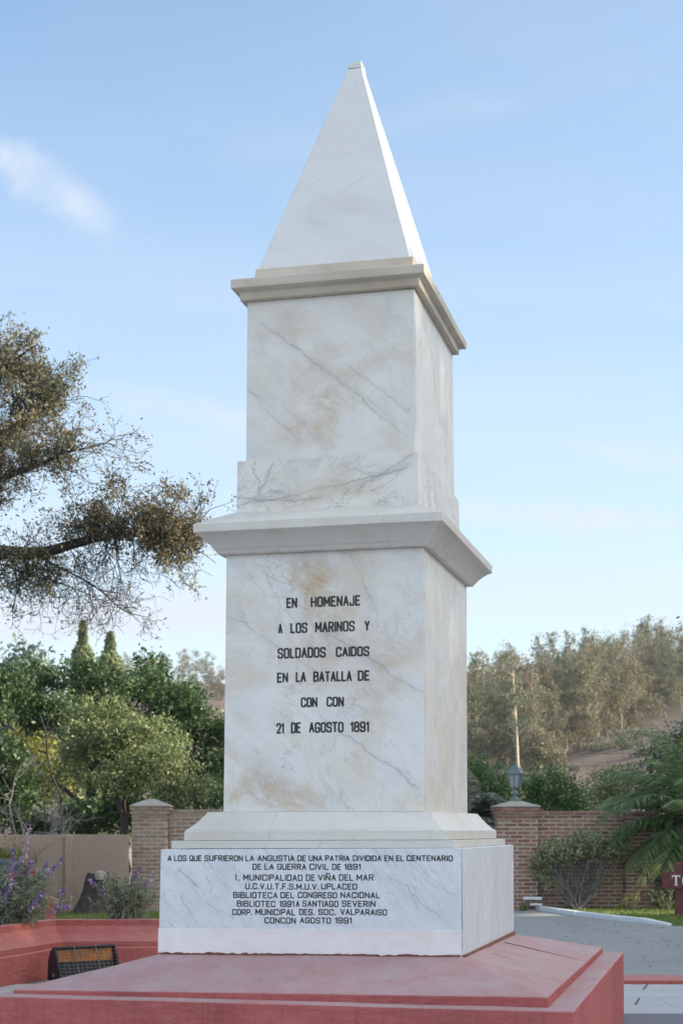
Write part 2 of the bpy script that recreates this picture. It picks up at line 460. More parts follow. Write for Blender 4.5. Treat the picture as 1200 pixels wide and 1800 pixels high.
def paint_mat(name, c, dust_sky, dust_sky_amt, worn=(0.50, 0.40, 0.36), rough=0.65):
    """thick old masonry paint: trowel marks, dusty upward faces paled for skylight, chips, runs of dirt"""
    m, nt, N, L, b = new_mat(name)
    tc = N.new('ShaderNodeTexCoord'); P = tc.outputs['Object']
    n1 = noise_n(N, L, P, 1.6, 9, 0.66)
    colr = ramp(N, L, n1.outputs['Fac'], [(0.28, [x * 0.74 for x in c]), (0.5, c), (0.74, [x * 1.2 for x in c])]).outputs[0]
    n1b = noise_n(N, L, mapping(N, L, P, (1.2, 1.2, 6)), 6, 9, 0.7, 0.4)
    colr = mixc(N, L, ramp(N, L, n1b.outputs['Fac'], [(0.45, 0.0), (0.72, 0.45)]).outputs[0], colr, [c[0] * 1.25, c[1] * 1.9, c[2] * 1.9])
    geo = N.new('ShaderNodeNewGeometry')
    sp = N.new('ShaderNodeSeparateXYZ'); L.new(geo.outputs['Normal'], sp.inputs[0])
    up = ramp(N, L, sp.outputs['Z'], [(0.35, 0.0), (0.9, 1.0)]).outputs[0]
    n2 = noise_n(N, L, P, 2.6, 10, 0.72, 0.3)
    du = math_n(N, L, 'MULTIPLY', up, ramp(N, L, n2.outputs['Fac'], [(0.25, dust_sky_amt * 0.35), (0.7, dust_sky_amt)]).outputs[0])
    colr = mixc(N, L, du, colr, dust_sky)  # upward faces take a dusty tone, paled further to stand in for skylight
    n3 = noise_n(N, L, mapping(N, L, P, (1, 1, 1.8)), 13, 12, 0.76)
    ch = ramp(N, L, n3.outputs['Fac'], [(0.655, 0.0), (0.69, 0.6)]).outputs[0]
    colr = mixc(N, L, ch, colr, worn)
    n4 = noise_n(N, L, P, 8, 12, 0.78)
    dk = ramp(N, L, n4.outputs['Fac'], [(0.28, 0.6), (0.38, 0.0)]).outputs[0]
    colr = mixc(N, L, dk, colr, [x * 0.35 for x in c])
    sk = noise_n(N, L, P, 55, 10, 0.8)
    colr = mixc(N, L, ramp(N, L, sk.outputs['Fac'], [(0.30, 0.55), (0.46, 0.0)]).outputs[0], colr, [c[0] * 0.5, c[1] * 0.55, c[2] * 0.55])
    colr = mixc(N, L, ramp(N, L, sk.outputs['Fac'], [(0.58, 0.0), (0.72, 0.5)]).outputs[0], colr, worn)
    dr = noise_n(N, L, mapping(N, L, P, (7, 7, 0.6)), 2.4, 10, 0.72, 0.4)
    df = math_n(N, L, 'MULTIPLY', ramp(N, L, dr.outputs['Fac'], [(0.50, 0.0), (0.68, 0.5)]).outputs[0], ramp(N, L, sp.outputs['Z'], [(0.2, 1.0), (0.5, 0.0)]).outputs[0])
    colr = mixc(N, L, df, colr, [c[0] * 0.62, c[1] * 0.55, c[2] * 0.55])
    L.new(colr, b.inputs['Base Color'])
    b.inputs['Roughness'].default_value = rough
    b.inputs['Specular IOR Level'].default_value = 0.3
    nb = noise_n(N, L, mapping(N, L, P, (1.0, 1.0, 2.6)), 11, 12, 0.74, 0.5)
    bump(N, L, b, nb.outputs['Fac'], 0.9, 0.022)
    return m

def leaf_mat(name, c0, c1, trans=0.35, clump=None, clump_scale=1.2, rough=0.5, odd=None):
    m, nt, N, L, b = new_mat(name)
    geo = N.new('ShaderNodeNewGeometry')
    r = ramp(N, L, geo.outputs['Random Per Island'], [(0.0, c0), (0.65, [(a + d) / 2 for a, d in zip(c0, c1)]), (0.8 if odd else 1.0, c1)] + ([(0.86, odd)] if odd else [])).outputs[0]
    if clump is not None:
        tc = N.new('ShaderNodeTexCoord')
        n = noise_n(N, L, tc.outputs['Object'], clump_scale, 3)
        f = ramp(N, L, n.outputs['Fac'], [(0.45, 0.0), (0.65, 0.8)]).outputs[0]
        r = mixc(N, L, f, r, clump)
    L.new(r, b.inputs['Base Color'])
    b.inputs['Roughness'].default_value = rough
    b.inputs['Specular IOR Level'].default_value = 0.35
    t = N.new('ShaderNodeBsdfTranslucent'); L.new(r, t.inputs['Color'])
    mx = N.new('ShaderNodeMixShader'); mx.inputs[0].default_value = trans
    L.new(b.outputs[0], mx.inputs[1]); L.new(t.outputs[0], mx.inputs[2])
    L.new(mx.outputs[0], N['Material Output'].inputs['Surface'])
    return m

def brick_mat(name, c0, c1, c2):
    m, nt, N, L, b = new_mat(name)
    geo = N.new('ShaderNodeNewGeometry')
    tc = N.new('ShaderNodeTexCoord')
    r = ramp(N, L, geo.outputs['Random Per Island'], [(0.0, c0), (0.5, c1), (1.0, c2)]).outputs[0]
    n = noise_n(N, L, tc.outputs['Object'], 18, 8, 0.7)
    f = ramp(N, L, n.outputs['Fac'], [(0.55, 0.0), (0.80, 0.45)]).outputs[0]
    r = mixc(N, L, f, r, (0.34, 0.29, 0.25))
    L.new(r, b.inputs['Base Color']); b.inputs['Roughness'].default_value = 0.85
    bump(N, L, b, n.outputs['Fac'], 0.5, 0.01)
    return m

def ground_mat(name, c0, c1, scale=0.6, speck=0.0, bstr=0.4, speck_scale=60, rough=0.9):
    m, nt, N, L, b = new_mat(name)
    tc = N.new('ShaderNodeTexCoord'); P = tc.outputs['Object']
    n = noise_n(N, L, P, scale, 9, 0.62)
    r = ramp(N, L, n.outputs['Fac'], [(0.3, c0), (0.7, c1)]).outputs[0]
    n2 = noise_n(N, L, P, speck_scale, 6, 0.7)
    f = ramp(N, L, n2.outputs['Fac'], [(0.35, speck), (0.6, 0.0)]).outputs[0]
    r = mixc(N, L, f, r, [x * 0.4 for x in c0])
    L.new(r, b.inputs['Base Color']); b.inputs['Roughness'].default_value = rough
    bump(N, L, b, n2.outputs['Fac'], bstr, 0.01)
    return m

M = {}
STAIN_LOW = [(-0.06, 3.24, 0.20, 0.20, 0.62), (0.02, 3.02, 0.26, 0.16, 0.42), (0.10, 2.84, 0.30, 0.16, 0.40),
             (0.36, 2.55, 0.28, 0.26, 0.36), (0.42, 2.74, 0.16, 0.12, 0.3), (-0.42, 1.86, 0.30, 0.16, 0.5), (-0.15, 1.78, 0.18, 0.10, 0.4), (-0.08, 2.62, 0.3, 0.2, 0.25)]
M['shaft'] = marble_mat('marble_shaft', (0.71, 0.705, 0.695), (0.62, 0.54, 0.42), (0.36, 0.35, 0.36), 0.62, 0.62, (0, R(-38), 0), 1.25, STAIN_LOW, lines=[(-0.05, 2.35, 0.70, 1.84, 0.009, 0.55), (-0.10, 2.98, 0.69, 2.48, 0.012, 0.6), (0.18, 3.43, 0.36, 3.02, 0.008, 0.7), (-0.68, 3.05, 0.1, 2.55, 0.006, 0.5)], net=0.28)
STAIN_UP = [(-0.02, 4.35, 0.13, 0.34, 0.42), (-0.2, 4.27, 0.18, 0.13, 0.38), (-0.25, 5.0, 0.26, 0.14, 0.3), (-0.05, 4.65, 0.4, 0.35, 0.22)]
M['upper'] = marble_mat('marble_upper', (0.69, 0.685, 0.665), (0.58, 0.51, 0.41), (0.36, 0.36, 0.38), 0.6, 0.6, (0, R(-42), 0), 1.1, STAIN_UP, lines=[(-0.56, 5.12, 0.60, 4.18, 0.005, 0.7), (-0.40, 4.98, 0.60, 4.24, 0.004, 0.4), (-0.57, 4.62, -0.2, 4.2, 0.006, 0.6), (0.1, 4.75, 0.6, 4.35, 0.004, 0.5)])
M['block'] = marble_mat('marble_block', (0.67, 0.66, 0.63), (0.57, 0.48, 0.37), (0.27, 0.26, 0.26), 0.9, 0.4, (0, R(28), 0), 1.5, lines=[(-0.62, 3.78, 0.62, 3.98, 0.006, 0.85), (-0.62, 3.83, 0.0, 3.80, 0.005, 0.8), (-0.5, 3.8, -0.36, 4.08, 0.005, 0.7), (0.2, 3.85, 0.62, 4.07, 0.005, 0.6)], net=0.6, stains=[(0.05, 3.85, 0.4, 0.1, 0.25), (-0.2, 3.78, 0.3, 0.06, 0.3)])
M['mould'] = marble_mat('marble_moulding', (0.62, 0.605, 0.57), (0.52, 0.46, 0.37), (0.42, 0.39, 0.34), 0.45, 0.4, (0, 0, 0), 0.9, [], 0.45, rough=0.5, lines=[(-0.88, 1.573, 0.88, 1.580, 0.0035, 1.0, 0.004), (0.05, 3.563, 0.62, 3.566, 0.005, 1.0, 0.012), (-0.8, 3.47, 0.75, 3.47, 0.002, 0.6, 0.004), (-0.3, 1.51, -0.295, 1.70, 0.002, 0.8, 0.004), (0.46, 3.44, 0.462, 3.63, 0.002, 0.6, 0.004)])
M['cornice'] = marble_mat('marble_cornice', (0.55, 0.51, 0.44), (0.42, 0.35, 0.26), (0.36, 0.32, 0.26), 0.4, 0.6, (0, 0, 0), 0.9, [], 0.5, rough=0.55, lines=[(-0.66, 5.2445, 0.68, 5.2445, 0.007, 0.9, 0.01), (-0.62, 5.193, 0.63, 5.196, 0.004, 0.8, 0.006), (-0.6, 5.335, 0.6, 5.335, 0.003, 0.7, 0.008)])
M['plinth'] = marble_mat('marble_plinth', (0.66, 0.695, 0.74), (0.58, 0.61, 0.66), (0.32, 0.36, 0.42), 0.9, 0.35, (0, R(-47), 0), 1.9, [], 0.15, stretch=5.0, rough=0.33, lines=[(-0.9, 1.33, -0.75, 1.2, 0.008, 0.7), (-0.9, 1.14, -0.8, 1.0, 0.008, 0.6), (-0.7, 1.12, -0.5, 1.0, 0.006, 0.6), (0.5, 1.30, 0.95, 0.95, 0.008, 0.6), (0.62, 1.44, 0.98, 1.12, 0.006, 0.5)])
M['side'] = marble_mat('marble_plinth_side', (0.64, 0.67, 0.72), (0.58, 0.61, 0.66), (0.38, 0.42, 0.48), 0.7, 0.35, (0, R(8), 0), 3.2, [], 0.15, streak=True, stretch=1.0)
M['spire'] = marble_mat('painted_spire', (0.63, 0.635, 0.64), (0.58, 0.58, 0.565), (0.55, 0.55, 0.55), 0.25, 0.35, (0, R(-20), 0), 1.3, [], 0.2, rough=0.5, lines=[(-0.04, 6.985, -0.02, 6.955, 0.006, 1.0, 0.02), (0.03, 6.95, 0.045, 6.91, 0.006, 1.0, 0.03), (-0.05, 7.065, 0.06, 7.07, 0.004, 1.0, 0.02), (-0.25, 6.05, -0.05, 6.18, 0.012, 0.35, 0.1), (0.0, 5.95, 0.2, 6.12, 0.015, 0.35, 0.1)])
M['band'] = marble_mat('limewashed_band', (0.76, 0.73, 0.735), (0.67, 0.57, 0.56), (0.55, 0.5, 0.5), 0.3, 0.4, (0, 0, 0), 2.2, [], 0.3, rough=0.65)
M['joint'] = simple_mat('grey_joint', (0.34, 0.32, 0.29), 0.8)
M['ink'] = simple_mat('black_letter_paint', (0.016, 0.017, 0.018), 0.45, 0, 0.3, 30, 0.1)
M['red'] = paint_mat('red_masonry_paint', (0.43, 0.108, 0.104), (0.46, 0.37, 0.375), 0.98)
M['red2'] = paint_mat('red_planter_paint', (0.44, 0.115, 0.10), (0.46, 0.25, 0.24), 0.6)
M['mortar'] = simple_mat('mortar', (0.44, 0.40, 0.345), 0.95, 0, 0.2, 25, 0.5, 0.01)
M['mortar_red'] = simple_mat('stained_mortar', (0.20, 0.085, 0.065), 0.95, 0, 0.4, 25, 0.5, 0.01)
M['brick'] = brick_mat('brick', (0.19, 0.085, 0.060), (0.26, 0.13, 0.09), (0.33, 0.18, 0.125))
M['brick_pale'] = brick_mat('brick_pale', (0.24, 0.15, 0.11), (0.30, 0.20, 0.15), (0.36, 0.25, 0.19))
M['cap'] = simple_mat('cement_cap', (0.33, 0.31, 0.28), 0.9, 0, 0.15, 10, 0.3)
M['tanwall'] = ground_mat('tan_render', (0.34, 0.25, 0.20), (0.40, 0.30, 0.245), 1.2, 0.25, 0.3, 20)
M['verdigris'] = simple_mat('lantern_paint', (0.15, 0.19, 0.19), 0.5, 0.3, 0.2, 12)
M['glass'] = simple_mat('frosted_glass', (0.30, 0.34, 0.35), 0.25, 0, 0.1, 12)
M['iron'] = simple_mat('green_iron', (0.02, 0.045, 0.045), 0.5, 0.4)
M['bark'] = simple_mat('bark', (0.09, 0.075, 0.062), 0.9, 0, 0.4, 14, 0.6, 0.02)
M['bark_dark'] = simple_mat('bark_dark', (0.035, 0.032, 0.03), 0.9, 0, 0.4, 14, 0.6, 0.02)
M['bark_grey'] = simple_mat('bark_grey', (0.20, 0.19, 0.18), 0.9, 0, 0.3, 14, 0.5, 0.02)
M['bark_white'] = simple_mat('bark_white', (0.50, 0.42, 0.30), 0.8, 0, 0.2, 2, 0.2)
M['bark_euc'] = simple_mat('bark_pale', (0.26, 0.22, 0.17), 0.85, 0, 0.3, 2, 0.3, 0.02)
M['dark_leaf'] = leaf_mat('dark_leaf', (0.030, 0.066, 0.026), (0.135, 0.21, 0.085), 0.30, (0.075, 0.13, 0.05), 0.8, 0.42)
M['olive_leaf'] = leaf_mat('olive_leaf', (0.10, 0.145, 0.055), (0.40, 0.44, 0.20), 0.35, (0.13, 0.18, 0.08), 1.0)
M['green_leaf'] = leaf_mat('green_leaf', (0.039, 0.098, 0.026), (0.111, 0.221, 0.052), 0.35)
M['yellow_leaf'] = leaf_mat('yellow_leaf', (0.14, 0.16, 0.04), (0.33, 0.33, 0.09), 0.35)
M['tree_leaf'] = leaf_mat('tree_leaf', (0.12, 0.135, 0.085), (0.28, 0.26, 0.155), 0.4, (0.33, 0.28, 0.15), 0.7)
M['seed'] = leaf_mat('dry_seed', (0.07, 0.045, 0.03), (0.16, 0.10, 0.06), 0.15)
M['euc_leaf'] = leaf_mat('eucalyptus_leaf', (0.115, 0.12, 0.07), (0.29, 0.265, 0.165), 0.35, (0.22, 0.18, 0.12), 0.18)
M['euc_leaf2'] = leaf_mat('eucalyptus_leaf_green', (0.085, 0.115, 0.07), (0.22, 0.245, 0.15), 0.35, (0.19, 0.17, 0.11), 0.18)
M['conifer'] = leaf_mat('conifer_leaf', (0.13, 0.18, 0.085), (0.28, 0.32, 0.15), 0.3)
M['blue_leaf'] = leaf_mat('blue_leaf', (0.10, 0.14, 0.12), (0.19, 0.24, 0.19), 0.3)
M['palm'] = leaf_mat('palm_leaf', (0.10, 0.18, 0.075), (0.32, 0.40, 0.18), 0.38)
M['palm_grey'] = leaf_mat('palm_leaf_grey', (0.12, 0.14, 0.11), (0.26, 0.28, 0.22), 0.25)
M['plume'] = leaf_mat('pampas_plume', (0.42, 0.38, 0.30), (0.60, 0.55, 0.44), 0.4)
M['salvia_leaf'] = leaf_mat('salvia_leaf', (0.14, 0.175, 0.105), (0.36, 0.38, 0.27), 0.3)
M['salvia_stem'] = simple_mat('salvia_stem', (0.26, 0.24, 0.18), 0.8)
M['purple'] = leaf_mat('purple_flower', (0.17, 0.09, 0.30), (0.36, 0.25, 0.50), 0.25, odd=(0.58, 0.50, 0.64))
M['lilac'] = leaf_mat('faded_flower', (0.40, 0.28, 0.40), (0.60, 0.48, 0.56), 0.2)
M['privet'] = leaf_mat('dusty_leaf', (0.21, 0.235, 0.13), (0.46, 0.48, 0.30), 0.3)
M['grass'] = leaf_mat('grass_blade', (0.10, 0.16, 0.04), (0.28, 0.33, 0.10), 0.3)
M['soil'] = ground_mat('soil', (0.10, 0.07, 0.05), (0.17, 0.12, 0.09), 3, 0.4)
M['ground'] = ground_mat('dusty_ground', (0.22, 0.20, 0.17), (0.29, 0.26, 0.22), 0.4, 0.3)
M['road'] = ground_mat('dusty_road', (0.235, 0.245, 0.245), (0.30, 0.305, 0.30), 0.7, 0.35, 0.3, 45)
M['turf'] = ground_mat('turf', (0.10, 0.14, 0.04), (0.19, 0.22, 0.08), 1.2, 0.4)
M['hill'] = ground_mat('dry_hillside', (0.060, 0.045, 0.036), (0.17, 0.125, 0.095), 0.09, 0.5, 0.6, 0.9)
M['white'] = simple_mat('white_paint', (0.72, 0.73, 0.74), 0.7, 0, 0.12, 20, 0.3)
M['granite'] = ground_mat('pale_granite', (0.42, 0.42, 0.43), (0.50, 0.50, 0.50), 1.5, 0.55, 0.15, 120, 0.6)
M['granite_dark'] = ground_mat('dark_granite', (0.12, 0.11, 0.13), (0.18, 0.165, 0.19), 1.5, 0.5, 0.15, 120, 0.6)
M['concrete'] = ground_mat('pale_concrete', (0.40, 0.38, 0.35), (0.50, 0.48, 0.45), 1.5, 0.3, 0.2, 60)
M['black_metal'] = simple_mat('black_metal', (0.022, 0.025, 0.032), 0.5, 0.3, 0.3, 20, 0.2)
M['grille'] = simple_mat('grille_wire', (0.15, 0.14, 0.14), 0.5, 0.6, 0.3, 20)
M['rust'] = simple_mat('rusty_reflector', (0.42, 0.15, 0.03), 0.55, 0.3, 0.5, 9)
M['maroon'] = simple_mat('maroon_wood', (0.115, 0.028, 0.030), 0.6, 0, 0.25, 8, 0.3)
M['letter_white'] = simple_mat('white_letters', (0.78, 0.78, 0.76), 0.6)
M['car'] = simple_mat('navy_car_paint', (0.012, 0.016, 0.032), 0.22, 0.2, 0.1, 3, 0)
M['car_glass'] = simple_mat('car_glass', (0.03, 0.06, 0.09), 0.08, 0, 0.1, 3, 0)
M['rubber'] = simple_mat('rubber', (0.015, 0.015, 0.015), 0.85)
M['rim'] = simple_mat('alloy', (0.45, 0.45, 0.46), 0.35, 0.8)
M['tail'] = simple_mat('red_lens', (0.35, 0.01, 0.015), 0.2, 0)
M['stump'] = simple_mat('stump_bark', (0.055, 0.048, 0.042), 0.95, 0, 0.5, 12, 0.8, 0.03)
M['stump_top'] = simple_mat('cut_wood', (0.36, 0.33, 0.27), 0.9, 0, 0.2, 12, 0.3)
M['wire'] = simple_mat('wire', (0.03, 0.03, 0.03), 0.7)

# ------------------------------------------------------------------ ground
def sheet(name, pts, z, mat):
    bm = bmesh.new()
    bm.faces.new([bm.verts.new((x, y, z)) for x, y in pts])
    o = obj_bm(name, bm, mat)
    return tag(o, kind='structure')

sheet('ground', [(-420, -90), (420, -90), (420, 640), (-420, 640)], -0.004, M['ground'])
sheet('road', [(-45, 16.5), (45, 16.5), (45, 33), (-45, 33)], 0.0, M['road'])
# pavement round the monument: real slabs
def slabs(name, x0, x1, y0, y1, lx, ly, mat, gap=0.006, top=0.012):
    bm = bmesh.new()
    j = 0; y = y0
    while y < y1 - 0.05:
        x = x0 - (lx * 0.5 if j % 2 else 0)
        while x < x1:
            a, b_ = max(x, x0), min(x + lx, x1)
            if b_ - a > 0.05:
                add_box(bm, a + gap / 2, b_ - gap / 2, y + gap / 2, min(y + ly, y1) - gap / 2, -0.003, top + random.uniform(-0.0012, 0.0012))
            x += lx
        y += ly; j += 1
    return tag(obj_bm(name, bm, mat), kind='structure')
slabs('pavement', -6, 9, 13.36, 15.84, 1.05, 0.62, M['granite'])
slabs('pavement', -6, 9, 12.1, 13.35, 0.95, 0.62, M['granite_dark'])
slabs('pavement', -6, 9, 2.0, 12.09, 1.05, 0.62, M['granite'])
bm = bmesh.new()
for (u, va, ub, vb) in ((1137, 1733, 1129.5, 1742), (1123, 1757, 1116, 1769)):
    p, q = at(u, va, 4419 / (va - 1453)), at(ub, vb, 4419 / (vb - 1453))
    d = Vector((q.x - p.x, q.y - p.y, 0)).normalized(); s = Vector((-d.y, d.x, 0)) * 0.008
    bm.faces.new([bm.verts.new((p.x + k * s.x, p.y + k * s.y, 0.0165)) for k in (1, -1)] + [bm.verts.new((q.x + k * s.x, q.y + k * s.y, 0.0165)) for k in (-1, 1)])
tag(obj_bm('drain_slot', bm, M['wire']), kind='structure')
bm = bmesh.new()
add_box(bm, 0.9, 12, 15.86, 16.42, -0.003, 0.05, 0.012)
tag(obj_bm('kerb', bm, M['red2']), 'low red painted kerb strip between the pale paving and the road', 'kerb')
sheet('gravel_margin', [(-45, 16.43), (45, 16.43), (45, 16.75), (-45, 16.75)], 0.004, M['concrete'])

# turf
KERB = [(3.62, 31.3), (3.85, 29.8), (4.25, 28.2), (4.72, 26.8), (5.32, 25.4)]
TR = KERB + [(6.4, 24.6), (14, 24.2), (16, 30.8), (3.62, 31.3)]
sheet('lawn', TR[:-1], 0.008, M['turf'])
sheet('lawn', [(-14, 25.6), (-2.6, 25.8), (-2.4, 29.6), (-14, 29.3)], 0.008, M['turf'])
def blades(name, n, sampler, h):
    C = sampler(n)
    a = rng.uniform(0, 2 * np.pi, n)
    d = np.stack([np.cos(a), np.sin(a), np.zeros(n)], 1)
    hh = h * rng.uniform(0.5, 1.4, n)
    w = 0.006 + 0.005 * rng.random(n)
    lean = rng.normal(size=(n, 2)) * 0.35
    tip = C + np.stack([lean[:, 0] * hh, lean[:, 1] * hh, hh], 1)
    V = np.stack([C - d * w[:, None], C + d * w[:, None], tip], 1).reshape(-1, 3)
    o = obj_np(name, V, np.arange(3 * n).reshape(n, 3), M['grass'])
    return tag(o, kind='stuff')
def samp_right(n):
    y = rng.uniform(24.4, 30.6, n)
    xk = np.interp(-y, [-p[1] for p in KERB], [p[0] for p in KERB]) + 0.05
    xk = np.where(y < 25.4, 5.4 + (25.4 - y) * 1.4, xk)
    x = xk + rng.random(n) ** 1.2 * (11 - xk)
    return np.stack([x, y, np.full(n, 0.006)], 1)
tag(blades('grass', 26000, samp_right, 0.045), 'sunlit short grass growing between the white kerb and the brick wall', 'grass')
tag(blades('grass', 9000, lambda n: np.stack([rng.uniform(-6.5, -2.5, n), rng.uniform(25.8, 29.3, n), np.full(n, 0.006)], 1), 0.05), 'strip of green grass along the foot of the tan wall', 'grass')
# white kerb, a row of painted stones laid in a curve
bm = bmesh.new()
pts = [Vector((x, y, 0)) for x, y in KERB]
for i in range(len(pts) - 1):
    n = 2
    for k in range(n):
        a = pts[i].lerp(pts[i + 1], k / n); b_ = pts[i].lerp(pts[i + 1], (k + 1) / n - 0.012)
        d = (b_ - a).normalized(); s = Vector((d.y, -d.x, 0)) * 0.07
        fade = 0.4 if i == len(pts) - 2 and k == 1 else 1.0
        h0, h1 = 0.08, 0.08 * fade
        vs = [bm.verts.new(p) for p in (a + s, a - s, b_ - s * (0.3 + 0.7 * fade), b_ + s * (0.3 + 0.7 * fade))]
        vt = [bm.verts.new(v.co * 1.0 + Vector((0, 0, h))) for v, h in zip(vs, (h0, h0, h1, h1))]
        bm.faces.new(vt)
        for q in range(4): bm.faces.new((vs[q], vs[(q + 1) % 4], vt[(q + 1) % 4], vt[q]))
bmesh.ops.bevel(bm, geom=bm.edges[:], offset=0.012, segments=2, affect='EDGES')
tag(obj_bm('kerb', bm, M['white']), 'curved white painted kerb between the road and the sunlit grass', 'kerb')
# litter of dry leaves and grit on the road
n = 420
C = np.stack([rng.uniform(1.5, 9, n), rng.uniform(16.9, 26, n), np.full(n, 0.012)], 1)
V, F = leaf_quads(C, 0.04, np.tile([0, 0, 1.0], (n, 1)), 0.8, 0, 0.55)
tag(obj_np('leaf_litter', V, F, M['seed']), 'dry leaf litter scattered over the grey road', 'leaf litter', kind='stuff')

# ------------------------------------------------------------------ hill
def hz(x, y):
    def S(a, b, t):
        t = np.clip((t - a) / (b - a), 0, 1); return t * t * (3 - 2 * t)
    z = -0.6 + 9.5 * S(95, 205, y) + 5 * S(200, 330, y)
    z = z + np.clip(x - 14, -15, 90) * 0.24 * S(110, 240, y)
    z = z + 30 * np.exp(-((x + 38) / 60) ** 2 - ((y - 430) / 95) ** 2)
    z = z + (np.sin(x * 0.11 + y * 0.05) + np.sin(x * 0.05 - y * 0.083 + 1.0)) * 0.5 * S(100, 150, y)
    return z
gx = np.linspace(-190, 190, 130); gy = np.linspace(60, 620, 150)
GX, GY = np.meshgrid(gx, gy)
GZ = hz(GX, GY) + rng.normal(size=GX.shape) * 0.12 * (GY > 100)
V = np.stack([GX, GY, GZ], -1).reshape(-1, 3)
i = (np.arange(149)[:, None] * 130 + np.arange(129)[None, :]).reshape(-1)
tag(obj_np('hill', V, np.stack([i, i + 1, i + 131, i + 130], 1), M['hill'], smooth=True), kind='structure')

# ------------------------------------------------------------------ monument
MON = (0.0856, 11.3446, 0.0)
YAW = -0.24259
mon = empty('monument', MON, YAW)
tag(mon, 'tall white marble obelisk monument with black inscriptions on a red stepped base', 'monument')

def ring(ox, a, b, z, zc=None):
    """corner ring of a square storey; zc gives front-left, front-right, back-right heights"""
    if zc is None: zc = (z, z, z)
    zl, zb, zr = zc
    return [(ox - a, -b, zl), (ox + a, -b, zb), (ox + a, b, zr), (ox - a, b, zl + zr - zb)]

def loft(name, rings, mat, parent=mon, bev=0.004, rough=0.0, seg=2, cell=0.09):
    bm = bmesh.new()
    rv = [[bm.verts.new(p) for p in r] for r in rings]
    for a, b_ in zip(rv[:-1], rv[1:]):
        for k in range(4): bm.faces.new((a[k], a[(k + 1) % 4], b_[(k + 1) % 4], b_[k]))
    bm.faces.new(rv[0][::-1]); bm.faces.new(rv[-1])
    bmesh.ops.recalc_face_normals(bm, faces=bm.faces[:])
    if bev: bmesh.ops.bevel(bm, geom=bm.edges[:], offset=bev, segments=seg, affect='EDGES', profile=0.6)
    if rough:
        for _ in range(7):
            es = [e for e in bm.edges if e.calc_length() > cell * 1.6]
            if not es: break
            bmesh.ops.subdivide_edges(bm, edges=es, cuts=1, use_grid_fill=True)
        bmesh.ops.triangulate(bm, faces=[f for f in bm.faces if len(f.verts) > 4])
        bm.normal_update()
        for v in bm.verts:
            n = mnoise.noise(v.co * 2.1) * 0.5 + mnoise.noise(v.co * 7.3) * 0.45 + mnoise.noise(v.co * 19) * 0.25
            v.co += v.normal * n * rough
    return obj_bm(name, bm, mat, parent, smooth=False)

# red base: lower step and the sloping upper step
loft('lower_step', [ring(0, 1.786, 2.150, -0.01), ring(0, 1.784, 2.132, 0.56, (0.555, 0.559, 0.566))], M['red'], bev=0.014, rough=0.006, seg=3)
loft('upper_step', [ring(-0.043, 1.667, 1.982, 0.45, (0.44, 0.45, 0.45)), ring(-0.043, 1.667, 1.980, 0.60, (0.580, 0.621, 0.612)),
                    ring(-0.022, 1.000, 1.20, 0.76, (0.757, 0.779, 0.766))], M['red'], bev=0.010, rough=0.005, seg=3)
# fine settlement cracks over the sloping top
def slope_z(x, y):
    t = max((abs(x + 0.03) - 1.0) / 0.667, (abs(y) - 1.2) / 0.78, 0)
    return 0.775 - 0.165 * t
for a, b_ in (((1.10, -0.55), (1.58, -0.72)), ((1.02, -1.22), (1.60, -1.95)), ((1.05, 0.35), (1.6, 0.5))):
    P = []
    for k in range(15):
        t = k / 14
        x = a[0] + (b_[0] - a[0]) * t + random.uniform(-1, 1) * 0.012; y = a[1] + (b_[1] - a[1]) * t + random.uniform(-1, 1) * 0.012
        P.append((x, y, slope_z(x, y) + 0.002))
    cr = Tubes(); cr.add(P, 0.0028, 0.0018, 4); cr.build('crack', M['bark_dark'], mon)

# plinth: marble cladding on a core, the white band under the front panel
PB = 1.212
loft('plinth', [ring(-0.022, 1.014, PB, 0.70), ring(-0.022, 1.014, PB, 0.77), ring(-0.022, 1.011, PB, 0.935), ring(-0.016, 1.004, PB, 1.457, (1.449, 1.463, 1.458))], M['plinth'], bev=0.004)
# the right-hand cladding slab stands slightly proud, streaked vertically
bm = bmesh.new()
r0 = [( -0.022 + 1.0145, -1.188, 0.785), (-0.022 + 1.0145, 1.213, 0.762), (-0.016 + 1.0045, 1.210, 1.456), (-0.016 + 1.0045, -1.188, 1.461)]
va = [bm.verts.new(p) for p in r0]; vb = [bm.verts.new((p[0] + 0.006, p[1], p[2])) for p in r0]
bm.faces.new(vb); bm.faces.new(va[::-1])
for k in range(4): bm.faces.new((va[k], va[(k + 1) % 4], vb[(k + 1) % 4], vb[k]))
bmesh.ops.bevel(bm, geom=bm.edges[:], offset=0.002, segments=1, affect='EDGES')
obj_bm('side_panel', bm, M['side'], mon)
# limewashed band with a ragged lower edge
bm = bmesh.new()
N_ = 150
top, bot, topb, botb = [], [], [], []
for k in range(N_ + 1):
    t = k / N_
    x = -0.022 - 1.0145 + 2.030 * t
    zt = 0.924 + 0.018 * t + 0.0015 * mnoise.noise((x * 9, 0, 0))
    nz = mnoise.noise((x * 7, 1, 2)) * 0.006 + mnoise.noise((x * 24, 4, 2)) * 0.007 + mnoise.noise((x * 60, 4, 7)) * 0.004
    zb = 0.762 + 0.020 * t + nz
    bulge = 0.010 + 0.004 * mnoise.noise((x * 5, 2, 9))
    top.append(bm.verts.new((x, -PB - 0.004, zt))); bot.append(bm.verts.new((x, -PB - bulge, zb + 0.006)))
    topb.append(bm.verts.new((x, -PB + 0.01, zt + 0.003))); botb.append(bm.verts.new((x, -PB + 0.01, zb)))
mid = [bm.verts.new((v.co.x, -PB - 0.007 - 0.003 * mnoise.noise((v.co.x * 11, 5, 5)), 0.855 + 0.01 * mnoise.noise((v.co.x * 4, 0, 3)))) for v in top]
